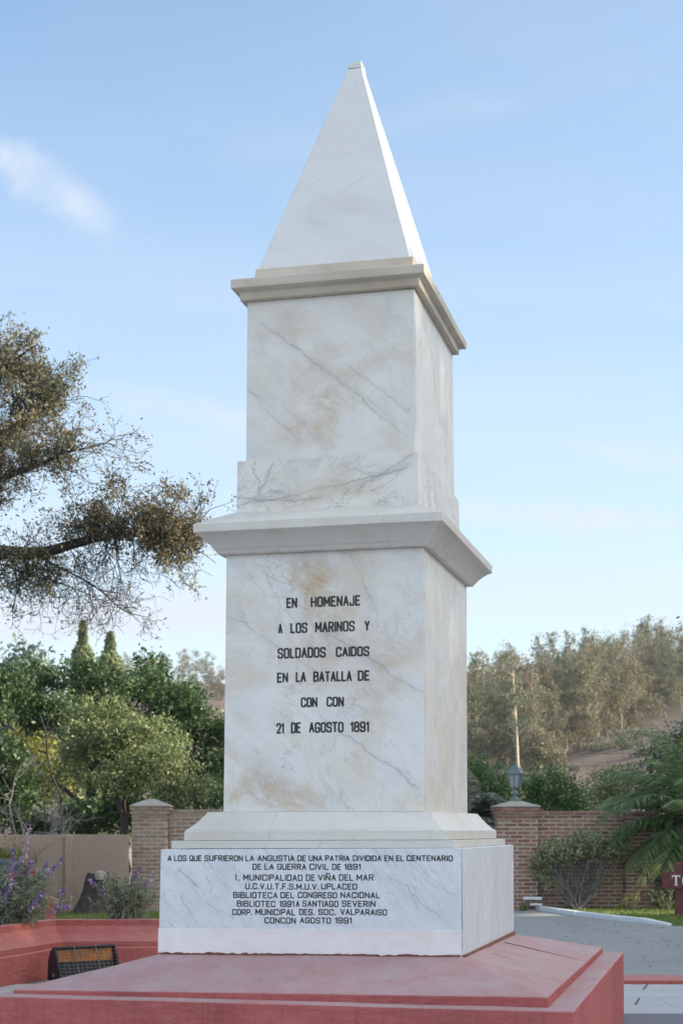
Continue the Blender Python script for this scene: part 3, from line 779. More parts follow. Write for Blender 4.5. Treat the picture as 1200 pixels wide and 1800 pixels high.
for k in range(N_):
    bm.faces.new((mid[k], mid[k + 1], top[k + 1], top[k])); bm.faces.new((bot[k], bot[k + 1], mid[k + 1], mid[k]))
    bm.faces.new((top[k], top[k + 1], topb[k + 1], topb[k])); bm.faces.new((botb[k], botb[k + 1], bot[k + 1], bot[k]))
bm.faces.new((top[0], topb[0], botb[0], bot[0], mid[0])); bm.faces.new((top[-1], mid[-1], bot[-1], botb[-1], topb[-1]))
obj_bm('lower_band', bm, M['band'], mon)
bm = bmesh.new()
add_box(bm, -1.03, 0.985, -PB - 0.004, -PB + 0.02, 0.74, 0.786)
add_box(bm, 0.99, 1.012, -PB + 0.02, PB - 0.02, 0.74, 0.785)
obj_bm('mortar_bed', bm, M['mortar_red'], mon)

# base moulding
loft('lower_slab', [ring(-0.013, 0.947, 1.178, 1.4575, (1.4535, 1.463, 1.4595)), ring(-0.013, 0.947, 1.178, 1.509, (1.506, 1.513, 1.506))], M['mould'], bev=0.005)
rings = [ring(-0.010, 0.884, 1.117, 1.512, (1.508, 1.515, 1.509)), ring(-0.008, 0.882, 1.117, 1.570, (1.564, 1.577, 1.570))]
for t in (0.12, 0.3, 0.5, 0.7, 0.86, 1.0):
    k = 1 - (1 - t) ** 1.0
    z = 1.572 + 0.118 * (t ** 1.5 * 0.6 + t * 0.4)
    rings.append(ring(-0.012, 0.880 - 0.113 * k, 1.113 - 0.135 * k, z))
rings.append(ring(-0.012, 0.764, 0.975, 1.698))
loft('base_moulding', rings, M['mould'], bev=0.0025, seg=1)
# lower shaft
loft('lower_shaft', [ring(-0.004, 0.690, 0.880, 1.699), ring(0.002, 0.681, 0.862, 3.440)], M['shaft'], bev=0.004)
# middle cornice: overhanging cavetto, flat fascia, weathered top
rings = [ring(0.001, 0.722, 0.915, 3.4405), ring(0.001, 0.726, 0.922, 3.446)]
for t in (0.15, 0.35, 0.55, 0.75, 1.0):
    out = t ** 1.35 * 0.55 + t * 0.45
    rings.append(ring(0.002, 0.728 + 0.114 * out, 0.926 + 0.155 * out, 3.448 + 0.117 * (1 - (1 - t) ** 1.25)))
rings += [ring(0.003, 0.844, 1.083, 3.569, (3.570, 3.565, 3.571)), ring(0.004, 0.843, 1.084, 3.622, (3.621, 3.624, 3.623)), ring(0.010, 0.64, 0.83, 3.733, (3.738, 3.728, 3.726))]
loft('middle_cornice', rings, M['mould'], bev=0.0025, seg=1)
loft('pedestal_block', [ring(0.011, 0.631, 0.819, 3.728, (3.732, 3.722, 3.72)), ring(0.004, 0.628, 0.793, 4.086, (4.093, 4.083, 4.082))], M['block'], bev=0.004)
loft('upper_shaft', [ring(0.018, 0.587, 0.768, 4.086, (4.095, 4.084, 4.084)), ring(0.013, 0.582, 0.740, 5.190)], M['upper'], bev=0.004)
loft('upper_cornice', [ring(0.015, 0.622, 0.784, 5.191, (5.190, 5.194, 5.188)), ring(0.018, 0.622, 0.800, 5.2375), ring(0.018, 0.626, 0.805, 5.240),
                       ring(0.015, 0.667, 0.853, 5.253, (5.256, 5.251, 5.249)), ring(0.017, 0.668, 0.858, 5.308, (5.315, 5.308, 5.300)),
                       ring(0.030, 0.552, 0.735, 5.335), ring(0.038, 0.549, 0.731, 5.412, (5.417, 5.410, 5.408))], M['cornice'], bev=0.003, seg=1)
sp = loft('spire', [ring(0.030, 0.531, 0.713, 5.411, (5.416, 5.409, 5.407)), ring(0.025, 0.050, 0.060, 7.045)], M['spire'], bev=0.005)
loft('cap', [ring(0.025, 0.0535, 0.064, 7.0455, (7.048, 7.045, 7.043)), ring(0.026, 0.045, 0.060, 7.092)], M['spire'], sp, bev=0.004)
# grey filled joint down the right side of each front slab edge
bm = bmesh.new()
for (o0, a0, b0, z0, o1, a1, b1, z1) in ((-0.004, 0.690, 0.880, 1.705, 0.002, 0.681, 0.862, 3.436), (0.018, 0.587, 0.768, 4.09, 0.013, 0.582, 0.740, 5.186), (-0.022, 1.0115, 1.212, 0.80, -0.016, 1.0042, 1.212, 1.45)):
    x0, x1 = o0 + a0 + 0.0012, o1 + a1 + 0.0012
    w = 0.0035
    y0, y1 = -b0 + 0.020, -b1 + 0.020
    bm.faces.new([bm.verts.new(p) for p in ((x0, y0, z0), (x0, y0 + w, z0), (x1, y1 + w, z1), (x1, y1, z1))])
obj_bm('corner_joint', bm, M['joint'], mon)

# ------------------------------------------------------------------ lettering: stroke glyphs
r_ = 0.16
def box_path(x0, y0, x1, y1, r=r_): return ([(x0, y0, r), (x0, y1, r), (x1, y1, r), (x1, y0, r)], True)
def G(w):
    g = {}
    g['A'] = (w, [([(0, 0), (w * .5, 1), (w, 0)], False), ([(w * .17, .32), (w * .83, .32)], False)])
    g['B'] = (w, [([(0, 0), (0, 1), (w * .92, 1, r_), (w * .92, .54, r_), (0, .54)], False), ([(w * .1, .54), (w, .54, r_), (w, 0, r_), (0, 0)], False)])
    g['C'] = (w, [([(w, .74), (w, 1, r_), (0, 1, r_), (0, 0, r_), (w, 0, r_), (w, .26)], False)])
    g['D'] = (w, [([(0, 0), (0, 1), (w, 1, r_ * 1.3), (w, 0, r_ * 1.3)], True)])
    g['E'] = (w * .85, [([(w * .85, 1), (0, 1), (0, 0), (w * .85, 0)], False), ([(0, .52), (w * .7, .52)], False)])
    g['F'] = (w * .85, [([(w * .85, 1), (0, 1), (0, 0)], False), ([(0, .52), (w * .7, .52)], False)])
    g['G'] = (w, [([(w, .76), (w, 1, r_), (0, 1, r_), (0, 0, r_), (w, 0, r_), (w, .46), (w * .55, .46)], False)])
    g['H'] = (w, [([(0, 0), (0, 1)], False), ([(w, 0), (w, 1)], False), ([(0, .52), (w, .52)], False)])
    g['I'] = (.0, [([(0, 0), (0, 1)], False)])
    g['J'] = (w * .8, [([(w * .8, 1), (w * .8, 0, r_), (0, 0, r_), (0, .25)], False)])
    g['L'] = (w * .8, [([(0, 1), (0, 0), (w * .8, 0)], False)])
    g['M'] = (w * 1.2, [([(0, 0), (0, 1), (w * .6, .3), (w * 1.2, 1), (w * 1.2, 0)], False)])
    g['N'] = (w, [([(0, 0), (0, 1), (w, 0), (w, 1)], False)])
    g['Ñ'] = (w, g['N'][1] + [([(w * .05, 1.17), (w * .3, 1.27), (w * .7, 1.17), (w * .95, 1.27)], False)])
    g['O'] = (w, [box_path(0, 0, w, 1)])
    g['P'] = (w * .95, [([(0, 0), (0, 1), (w * .95, 1, r_), (w * .95, .46, r_), (0, .46)], False)])
    g['Q'] = (w, [box_path(0, 0, w, 1), ([(w * .55, .25), (w * 1.05, -.08)], False)])
    g['R'] = (w, [([(0, 0), (0, 1), (w * .95, 1, r_), (w * .95, .48, r_), (0, .48)], False), ([(w * .5, .48), (w, 0)], False)])
    g['S'] = (w, [([(w, .77), (w, 1, r_), (0, 1, r_), (0, .54, r_), (w, .46, r_), (w, 0, r_), (0, 0, r_), (0, .23)], False)])
    g['T'] = (w, [([(0, 1), (w, 1)], False), ([(w * .5, 1), (w * .5, 0)], False)])
    g['U'] = (w, [([(0, 1), (0, 0, r_), (w, 0, r_), (w, 1)], False)])
    g['V'] = (w, [([(0, 1), (w * .5, 0), (w, 1)], False)])
    g['Y'] = (w, [([(0, 1), (w * .5, .45), (w, 1)], False), ([(w * .5, .45), (w * .5, 0)], False)])
    g['1'] = (w * .35, [([(0, .8), (w * .35, 1), (w * .35, 0)], False)])
    g['2'] = (w, [([(0, .76), (0, 1, r_), (w, 1, r_), (w, .62, r_), (0, 0), (w, 0)], False)])
    g['8'] = (w, [box_path(w * .06, .53, w * .94, 1), box_path(0, 0, w, .53)])
    g['9'] = (w, [box_path(0, .44, w, 1), ([(w, .7), (w, 0, r_), (0, 0, r_), (0, .2)], False)])
    g['.'] = (.08, [([(.04, -.01), (.04, .12)], False)])
    return g

def rounded(pts, closed, sx):
    out = []
    n = len(pts)
    for i, p in enumerate(pts):
        c = np.array([p[0] * sx, p[1]]); r = p[2] if len(p) > 2 else 0
        if not r or (not closed and i in (0, n - 1)): out.append(c); continue
        a = np.array([pts[i - 1][0] * sx, pts[i - 1][1]]); b_ = np.array([pts[(i + 1) % n][0] * sx, pts[(i + 1) % n][1]])
        da, db = np.linalg.norm(a - c), np.linalg.norm(b_ - c)
        rr = min(r, da * .48, db * .48)
        p0, p1 = c + (a - c) / da * rr, c + (b_ - c) / db * rr
        for k in range(6):
            t = k / 5
            out.append((1 - t) ** 2 * p0 + 2 * t * (1 - t) * c + t * t * p1)
    return out

def ribbon(P, closed, hw):
    P = [np.array(p) for p in P]; n = len(P)
    Lf, Rt = [], []
    for i in range(n):
        a = P[i - 1] if (i > 0 or closed) else None
        b_ = P[(i + 1) % n] if (i < n - 1 or closed) else None
        d0 = (P[i] - a) / (np.linalg.norm(P[i] - a) + 1e-9) if a is not None else None
        d1 = (b_ - P[i]) / (np.linalg.norm(b_ - P[i]) + 1e-9) if b_ is not None else None
        c = P[i]
        if d0 is None: d0 = d1; c = c - d1 * hw * .6
        if d1 is None: d1 = d0; c = c + d0 * hw * .6
        n0, n1 = np.array([-d0[1], d0[0]]), np.array([-d1[1], d1[0]])
        m = n0 + n1; m = m / (np.linalg.norm(m) + 1e-9)
        k = hw / max(0.5, float(m @ n0))
        Lf.append(c + m * k); Rt.append(c - m * k)
    return Lf, Rt

def split_sharp(P, closed):
    if closed: return [(P, True)]
    P = [np.array(p) for p in P]; out = []; cur = [P[0]]
    for i in range(1, len(P)):
        cur.append(P[i])
        if i < len(P) - 1:
            a, b_ = P[i] - P[i - 1], P[i + 1] - P[i]
            if a @ b_ < 0.25 * np.linalg.norm(a) * np.linalg.norm(b_) - 1e-12 and a @ b_ < -1e-9:
                out.append((cur, False)); cur = [P[i]]
    out.append((cur, False))
    return out

def lettering(name, lines, wglyph, gap, hw, face_y, parent, jitter=0.0):
    g = G(wglyph)
    V, F = [], []
    for line in lines:
        for (word, x0, x1, z0, z1) in line:
            H = z1 - z0
            tot = sum(g[c][0] for c in word); ng = len(word) - 1
            # solve the horizontal factor so that strokes end exactly at the measured width
            avail = (x1 - x0) - 2 * hw
            nat = tot * H + ng * gap * H
            sx = avail / nat if nat > 0 else 1.0
            x = x0 + hw
            for ci, c in enumerate(word):
                w, paths = g[c]
                jy = random.uniform(-1, 1) * jitter * H
                for pi, (pts, closed) in enumerate(paths):
                    P = rounded(pts, closed, sx)
                    P = [(x + p[0] * H, z0 + jy + p[1] * (H - 2 * hw) + hw) for p in P]
                    for pj, (P, closed) in enumerate(split_sharp(P, closed)):
                     pz = pi + pj * 0.5
                     Lf, Rt = ribbon(P, closed, hw * random.uniform(0.94, 1.06))
                     b0 = len(V)
                     for l, r in zip(Lf, Rt):
                        V.append((l[0], face_y(l[1]) - 0.0012 - pz * 0.0002, l[1])); V.append((r[0], face_y(r[1]) - 0.0012 - pz * 0.0002, r[1]))
                     m = len(Lf)
                     for k in range(m if closed else m - 1):
                        k2 = (k + 1) % m
                        F.append((b0 + 2 * k, b0 + 2 * k + 1, b0 + 2 * k2 + 1, b0 + 2 * k2))
                x += w * H * sx + gap * H * sx
    return obj_np(name, V, F, M['ink'], parent)

SHAFT = [[('EN', -0.255, -0.179, 3.067, 3.138), ('HOMENAJE', -0.086, 0.256, 3.068, 3.139)],
 [('A', -0.313, -0.281, 2.897, 2.966), ('LOS', -0.227, -0.108, 2.897, 2.968), ('MARINOS', -0.055, 0.218, 2.898, 2.97), ('Y', 0.283, 0.320, 2.9, 2.968)],
 [('SOLDADOS', -0.316, 0.019, 2.729, 2.801), ('CAIDOS', 0.088, 0.318, 2.731, 2.798)],
 [('EN', -0.319, -0.241, 2.568, 2.637), ('LA', -0.189, -0.116, 2.568, 2.638), ('BATALLA', -0.067, 0.199, 2.567, 2.638), ('DE', 0.238, 0.32, 2.567, 2.637)],
 [('CON', -0.153, -0.037, 2.398, 2.466), ('CON', 0.025, 0.145, 2.399, 2.467)],
 [('21', -0.322, -0.268, 2.224, 2.297), ('DE', -0.221, -0.15, 2.226, 2.3), ('AGOSTO', -0.096, 0.143, 2.227, 2.299), ('1891', 0.188, 0.317, 2.227, 2.299)]]
PLINTH = [[('A', -0.972, -0.943, 1.371, 1.41), ('LOS', -0.928, -0.839, 1.371, 1.411), ('QUE', -0.821, -0.735, 1.372, 1.411), ('SUFRIERON', -0.715, -0.451, 1.373, 1.412), ('LA', -0.434, -0.375, 1.374, 1.413), ('ANGUSTIA', -0.352, -0.101, 1.374, 1.414), ('DE', -0.082, -0.024, 1.375, 1.414), ('UNA', -0.006, 0.086, 1.376, 1.415), ('PATRIA', 0.103, 0.266, 1.377, 1.415), ('DIVIDIDA', 0.287, 0.476, 1.378, 1.416), ('EN', 0.493, 0.552, 1.378, 1.417), ('EL', 0.57, 0.622, 1.379, 1.417), ('CENTENARIO', 0.639, 0.937, 1.38, 1.418)],
 [('DE', -0.386, -0.325, 1.318, 1.358), ('LA', -0.304, -0.24, 1.318, 1.359), ('GUERRA', -0.219, -0.022, 1.319, 1.36), ('CIVIL', -0.001, 0.128, 1.32, 1.361), ('DE', 0.149, 0.208, 1.321, 1.361), ('1891', 0.23, 0.339, 1.322, 1.362)],
 [('I.', -0.502, -0.469, 1.245, 1.288), ('MUNICIPALIDAD', -0.448, -0.047, 1.247, 1.289), ('DE', -0.026, 0.036, 1.249, 1.291), ('VIÑA', 0.056, 0.176, 1.25, 1.292), ('DEL', 0.195, 0.29, 1.251, 1.293), ('MAR', 0.311, 0.424, 1.252, 1.294)],
 [('U.C.V.U.T.F.S.M.U.V.', -0.435, 0.062, 1.19, 1.231), ('UPLACED', 0.077, 0.316, 1.194, 1.234)],
 [('BIBLIOTECA', -0.518, -0.215, 1.132, 1.173), ('DEL', -0.196, -0.103, 1.134, 1.175), ('CONGRESO', -0.08, 0.183, 1.137, 1.177), ('NACIONAL', 0.206, 0.466, 1.14, 1.18)],
 [('BIBLIOTEC', -0.493, -0.23, 1.076, 1.117), ('1991', -0.205, -0.103, 1.078, 1.119), ('A', -0.092, -0.068, 1.079, 1.12), ('SANTIAGO', -0.048, 0.192, 1.081, 1.122), ('SEVERIN', 0.214, 0.436, 1.084, 1.125)],
 [('CORP.', -0.525, -0.386, 1.02, 1.061), ('MUNICIPAL', -0.366, -0.096, 1.023, 1.064), ('DES.', -0.071, 0.034, 1.026, 1.067), ('SOC.', 0.058, 0.176, 1.028, 1.068), ('VALPARAISO', 0.204, 0.512, 1.031, 1.071)],
 [('CONCON', -0.304, -0.092, 0.969, 1.01), ('AGOSTO', -0.066, 0.143, 0.973, 1.013), ('1991', 0.168, 0.28, 0.976, 1.016)]]
by_name = {o.name: o for o in mon.children}
for line_ in SHAFT:
  for word_ in line_: lettering('inscription_word', [[word_]], 0.42, 0.22, 0.0062, lambda z: -(0.880 - 0.018 * (z - 1.699) / 1.741), by_name['lower_shaft'], 0.012)
for line_ in PLINTH:
  for word_ in line_: lettering('inscription_word', [[word_]], 0.52, 0.26, 0.0036, lambda z: -PB, by_name['plinth'], 0.01)

# ------------------------------------------------------------------ planter
def sweep(path, prof):
    """prof: (inward offset, z); path in plan, offset to the left of travel"""
    P = [Vector((x, y)) for x, y in path]
    rings = []
    for i, p in enumerate(P):
        d0 = (p - P[i - 1]).normalized() if i else (P[1] - p).normalized()
        d1 = (P[i + 1] - p).normalized() if i < len(P) - 1 else d0
        n0, n1 = Vector((-d0.y, d0.x)), Vector((-d1.y, d1.x))
        m = (n0 + n1).normalized(); k = 1 / max(0.3, m.dot(n0))
        rings.append([(p.x + m.x * o * k, p.y + m.y * o * k, z) for o, z in prof])
    return rings
PATH = [(-4.55, 11.6), (-3.75, 14.25), (-2.96, 16.87), (-1.2, 16.93), (0.9, 17.0)]
prof = [(0, 0), (0.0, 0.295), (0.028, 0.305), (0.028, 0.365), (0.045, 0.372), (0.075, 0.40), (0.12, 0.45), (0.17, 0.525), (0.172, 0.585), (0.30, 0.590), (0.305, 0.50), (0.62, 0.50), (0.64, 0.0)]
pl = empty('planter', (-2.96, 16.87, 0))
tag(pl, 'long red painted masonry planter with moulded rim bending behind the monument', 'planter')
bm = bmesh.new()
rv = [[bm.verts.new(Vector(q) - pl.location) for q in r] for r in sweep(PATH, prof)]
for a, b_ in zip(rv[:-1], rv[1:]):
    for k in range(len(prof) - 1): bm.faces.new((a[k], a[k + 1], b_[k + 1], b_[k]))
bm.faces.new(rv[0]); bm.faces.new(rv[-1][::-1])
for _ in range(5):
    es = [e for e in bm.edges if e.calc_length() > 0.25]
    if not es: break
    bmesh.ops.subdivide_edges(bm, edges=es, cuts=1, use_grid_fill=True)
bmesh.ops.triangulate(bm, faces=[f for f in bm.faces if len(f.verts) > 4])
bm.normal_update()
for v in bm.verts:
    v.co += v.normal * (mnoise.noise(v.co * 3) * 0.006 + mnoise.noise(v.co * 11) * 0.004)
obj_bm('planter_wall', bm, M['red2'], pl)
bm = bmesh.new()
rv = [[bm.verts.new(Vector(q) - pl.location) for q in r] for r in sweep(PATH, [(0.29, 0.545), (0.63, 0.53)])]
for a, b_ in zip(rv[:-1], rv[1:]): bm.faces.new((a[0], a[1], b_[1], b_[0]))
obj_bm('soil', bm, M['soil'], pl)
bm = bmesh.new()
p = at(89, 1612, 18.2)
add_lathe(bm, [(0.05, 0), (0.058, 0.02), (0.056, 0.75), (0.05, 0.78), (0.02, 0.79)], 14)
tag(obj_bm('bollard', bm, M['red2'], loc=(p.x, p.y, 0.0), smooth=False), 'short red painted post standing behind the planter corner', 'post')

# ------------------------------------------------------------------ floodlight
fl = empty('floodlight', (-2.64, 16.2, 0.0), R(33)); fl.scale = (0.92, 0.92, 0.92)
tag(fl, 'black box floodlight with rusty wire grille on the ground beside the planter', 'floodlight')
W2, HT = 0.37, 0.42
def prism_x(bm, prof, x0, x1):
    a = [bm.verts.new((x0, y, z)) for y, z in prof]; b_ = [bm.verts.new((x1, y, z)) for y, z in prof]
    n = len(prof)
    for k in range(n): bm.faces.new((a[k], a[(k + 1) % n], b_[(k + 1) % n], b_[k]))
    bm.faces.new(a[::-1]); bm.faces.new(b_)
side = [(-0.17, 0.03), (0.02, 0.395), (0.10, 0.36), (0.17, 0.24), (0.19, 0.03)]
bm = bmesh.new()
prism_x(bm, side, -W2, -W2 + 0.02); prism_x(bm, side, W2 - 0.02, W2)
for k in range(1, 4):
    (y0, z0), (y1, z1) = side[k], side[k + 1]
    bm.faces.new([bm.verts.new(q) for q in ((-W2 + 0.02, y0, z0), (W2 - 0.02, y0, z0), (W2 - 0.02, y1, z1), (-W2 + 0.02, y1, z1))])
add_box(bm, -W2 + 0.02, W2 - 0.02, -0.165, 0.185, 0.012, 0.03)
add_box(bm, -W2 - 0.04, W2 + 0.04, -0.20, 0.20, -0.0, 0.012)
obj_bm('housing', bm, M['black_metal'], fl)
fa, fb = np.array([-0.17, 0.03]), np.array([0.02, 0.395])
fd = (fb - fa) / np.linalg.norm(fb - fa); fn = np.array([-fd[1], fd[0]])
FLn = np.linalg.norm(fb - fa)
def fpt(x, s, o): q = fa + fd * s + fn * o; return (x, q[0], q[1])
tb = Tubes()
for x0, s0, x1, s1 in ((-W2, 0.012, W2, 0.012), (-W2, FLn - 0.012, W2, FLn - 0.012), (-W2 + 0.012, 0, -W2 + 0.012, FLn), (W2 - 0.012, 0, W2 - 0.012, FLn)):
    tb.add([fpt(x0, s0, 0.012), fpt(x1, s1, 0.012)], 0.017, 0.017, 4)
tb.build('frame', M['black_metal'], fl, False)
tb = Tubes()
for k in range(1, 13): x = -W2 + 0.03 + k * (2 * W2 - 0.06) / 13; tb.add([fpt(x, 0.02, 0.02), fpt(x, FLn - 0.02, 0.02)], 0.0035, 0.0035, 4)
for k in range(1, 9): s = 0.02 + k * (FLn - 0.04) / 9; tb.add([fpt(-W2 + 0.02, s, 0.024), fpt(W2 - 0.02, s, 0.024)], 0.0035, 0.0035, 4)
for x in (-0.14, 0.12): tb.add([fpt(x, 0.0, 0.03), fpt(x, FLn, 0.03)], 0.008, 0.008, 4)
tb.build('grille', M['grille'], fl, False)
bm = bmesh.new()
bm.faces.new([bm.verts.new(q) for q in (fpt(-W2 + 0.03, FLn * 0.62, -0.05), fpt(W2 - 0.03, FLn * 0.62, -0.05), fpt(W2 - 0.03, FLn - 0.02, -0.012), fpt(-W2 + 0.03, FLn - 0.02, -0.012))])
obj_bm('reflector', bm, M['rust'], fl)
bm = bmesh.new()
bm.faces.new([bm.verts.new(q) for q in (fpt(-W2 + 0.03, 0.02, -0.06), fpt(W2 - 0.03, 0.02, -0.06), fpt(W2 - 0.03, FLn * 0.62, -0.052), fpt(-W2 + 0.03, FLn * 0.62, -0.052))])
obj_bm('lens', bm, M['bark_dark'], fl)
bm = bmesh.new()
add_lathe(bm, [(0.022, 0), (0.022, 0.012), (0.012, 0.016)], 12)
kn = obj_bm('knob', bm, M['rim'], fl); kn.location = (-W2 - 0.001, 0.0, 0.09); kn.rotation_euler = (0, R(-90), 0)

# ------------------------------------------------------------------ salvias
def arc(p0, p1, sag, n=9):
    p0, p1 = np.array(p0, float), np.array(p1, float)
    out = []
    for k in range(n):
        t = k / (n - 1)
        q = p0 + (p1 - p0) * t
        q[2] += sag * math.sin(math.pi * t)
        out.append(q)
    return np.array(out)
def salvia(base, spikes, n_stem, spread, h, label, leafn, lean=(0, 0)):
    root = empty('salvia', base)
    tag(root, label, 'flowering shrub', 'salvias in the red planter')
    B = np.array(base)
    st = Tubes(); LC = []; LA = []
    def stem(tip, r=0.006, leaf_to=1.0, leafs=leafn):
        b0 = np.array([rng.normal() * 0.10, rng.normal() * 0.07, 0.0])
        P = arc(b0, tip, 0.10 * rng.uniform(0.2, 1.2))
        P[1:-1] += rng.normal(size=(len(P) - 2, 3)) * 0.012
        st.add(P, r, r * 0.4, 4)
        t = rng.uniform(0.1, leaf_to, leafs)
        idx = t * (len(P) - 1); i0 = np.minimum(idx.astype(int), len(P) - 2)
        q = P[i0] + (P[i0 + 1] - P[i0]) * (idx - i0)[:, None]
        dirs = unit(rng.normal(size=(leafs, 3)) + np.array([0, 0, 0.2]))
        LC.append(q + dirs * 0.045); LA.append(dirs)
        return P
    for k in range(n_stem):
        a = rng.uniform(0, 2 * np.pi); r = spread * rng.uniform(0.2, 1.0)
        tip = np.array([math.cos(a) * r + lean[0], math.sin(a) * r * 0.6 + lean[1], h * rng.uniform(0.45, 1.0) * (1 - 0.35 * r / spread)])
        stem(tip)
    for (ut, vt, us, vs, kind, y) in spikes:
        tip = np.array(at(ut, vt, y)) - B; s0 = np.array(at(us, vs, y)) - B
        stem(s0, 0.006, 0.9, leafn)
        ax = tip - s0; Ln = np.linalg.norm(ax); ax = ax / Ln
        P = arc(s0, tip, 0.0, 5); st.add(P, 0.004, 0.002, 4)
        nq = int(Ln / 0.0045)
        t = np.sort(rng.random(nq)) ** 0.9
        C = s0 + (tip - s0) * t[:, None] + unit(rng.normal(size=(nq, 3))) * (0.030 * (1.1 - 0.7 * t))[:, None]
        V, F = leaf_quads(C, 0.036, None, 0, 0, 0.65)
        obj_np('flower_spike', V, F, M[kind], root)
    st.build('stems', M['salvia_stem'], root)
    C = np.concatenate(LC); A = np.concatenate(LA)
    V, F = leaf_quads(C, 0.085, None, 0, 0.1, 0.2, A, 0.75)
    obj_np('foliage', V, F, M['salvia_leaf'], root)
    return root
b1 = at(18, 1637, 16.55); b1.z = 0.54
sp1 = [(53, 1450, 43, 1512, 'lilac', 16.5), (26, 1492, 21, 1556, 'purple', 16.4), (113, 1506, 80, 1541, 'purple', 16.5), (56, 1510, 50, 1548, 'purple', 16.7), (84, 1518, 70, 1535, 'purple', 16.7),
       (115, 1560, 101, 1575, 'purple', 16.4), (79, 1568, 52, 1597, 'purple', 16.2), (110, 1588, 92, 1605, 'purple', 16.3), (123, 1590, 110, 1602, 'purple', 16.3), (20, 1553, 8, 1588, 'purple', 16.2), (2, 1566, -12, 1596, 'purple', 16.3), (39, 1508, 34, 1540, 'purple', 16.6)]
salvia(b1, sp1, 74, 0.66, 0.78, 'bushy grey green salvia with many purple flower spikes above the floodlight', 34)
b2 = at(222, 1617, 17.35); b2.z = 0.53
sp2 = [(247, 1524, 238, 1546, 'purple', 17.3), (183, 1532, 190, 1550, 'lilac', 17.4), (156, 1546, 172, 1560, 'purple', 17.3), (270, 1534, 265, 1560, 'lilac', 17.4), (258, 1552, 250, 1562, 'purple', 17.4), (178, 1566, 185, 1576, 'purple', 17.2)]
salvia(b2, sp2, 96, 0.42, 0.66, 'dry wispy salvia with few flower spikes beside the marble plinth', 15)

# ------------------------------------------------------------------ brick walls and pillars
def bricks(bm, x0, x1, y0, y1, z0, z1, L_=0.23, hgt=0.050, mort=0.026, inset=0.008, corbel=()):
    """courses of single bricks round a box; a mortar core stands inset"""
    j = 0; z = z0 + mort * 0.5
    nc = int(round((z1 - z0) / (hgt + mort)))
    pitch = (z1 - z0) / nc; hgt = pitch - mort
    for j in range(nc):
        z = z0 + j * pitch + mort * 0.5
        e = corbel[nc - 1 - j] if nc - 1 - j < len(corbel) else 0.0
        X0, X1, Y0, Y1 = x0 - e, x1 + e, y0 - e, y1 + e
        for (a0, a1, horiz, fixed) in ((X0, X1, True, Y0), (X0, X1, True, Y1), (Y0 + 0.112, Y1 - 0.112, False, X0), (Y0 + 0.112, Y1 - 0.112, False, X1)):
            p = a0 - (L_ * 0.5 if j % 2 else 0)
            while p < a1 - 0.01:
                s0, s1 = max(p, a0), min(p + L_, a1)
                p += L_ + mort
                if s1 - s0 < 0.03: continue
                jx = random.uniform(-0.004, 0.004); jz = random.uniform(-0.003, 0.003)
                if horiz:
                    y_a, y_b = (fixed, fixed + 0.1) if fixed == Y0 else (fixed - 0.1, fixed)
                    add_box(bm, s0, s1, y_a + jx, y_b + jx, z + jz, z + hgt + jz)
                else:
                    x_a, x_b = (fixed, fixed + 0.1) if fixed == X0 else (fixed - 0.1, fixed)
                    add_box(bm, x_a + jx, x_b + jx, s0 + 0.012, s1 - 0.012, z + jz, z + hgt + jz)
    return pitch
def brick_thing(name, x0, x1, y0, y1, h, label, cat, mat, corbel=(), cap=None, coping=False, group=None):
    root = empty(name, ((x0 + x1) / 2, (y0 + y1) / 2, 0))
    tag(root, label, cat, group)
    hx, hy = (x1 - x0) / 2, (y1 - y0) / 2
    bm = bmesh.new(); bricks(bm, -hx, hx, -hy, hy, 0, h, corbel=corbel)
    obj_bm('brickwork', bm, M[mat], root)
    bm = bmesh.new(); add_box(bm, -hx + 0.006, hx - 0.006, -hy + 0.006, hy - 0.006, -0.02, h - 0.004)
    obj_bm('mortar', bm, M['mortar'], root)
    if cap:
        bm = bmesh.new()
        e = cap[0]
        add_lathe(bm, [((hx + e) * 1.4142, h + 0.001), ((hx + e) * 1.4142, h + 0.025), (0.12, h + cap[1] - 0.012), (0.05, h + cap[1])], 4, rot=R(45))
        obj_bm('cap', bm, M['cap'], root)
    return root
brick_thing('brick_pillar', 2.99, 3.77, 30.2, 30.98, 1.975, 'brick gate pillar carrying the lantern, right of the monument', 'pillar', 'brick', (0.04, 0.035, 0.015), (0.05, 0.14), group='brick gate pillars')
brick_thing('brick_pillar', 5.46, 6.02, 30.2, 30.80, 1.86, 'narrow brick pillar half covered by palm fronds', 'pillar', 'brick', (0.02,), (0.03, 0.05), group='brick gate pillars')
brick_thing('brick_wall', 3.775, 5.455, 30.46, 30.72, 1.90, 'dark red brick wall behind the leggy shrub, between two pillars', 'wall', 'brick', (0.02, 0.0, 0.0), group='brick boundary walls')
brick_thing('brick_wall', 6.03, 12, 31.9, 32.16, 1.80, 'dark red brick wall set back behind the hedge and the wooden sign', 'wall', 'brick', (0.02,), group='brick boundary walls')
brick_thing('brick_pillar', -4.00, -3.32, 30.0, 30.68, 1.98, 'pale brick gate pillar left of the monument under the olive shrub', 'pillar', 'brick_pale', (0.035, 0.03, 0.012), (0.04, 0.16), group='brick gate pillars')
brick_thing('brick_wall', -3.315, -1.75, 30.2, 30.46, 1.93, 'pale brick wall running behind the monument from the left pillar', 'wall', 'brick_pale', (0.02,), group='brick boundary walls')
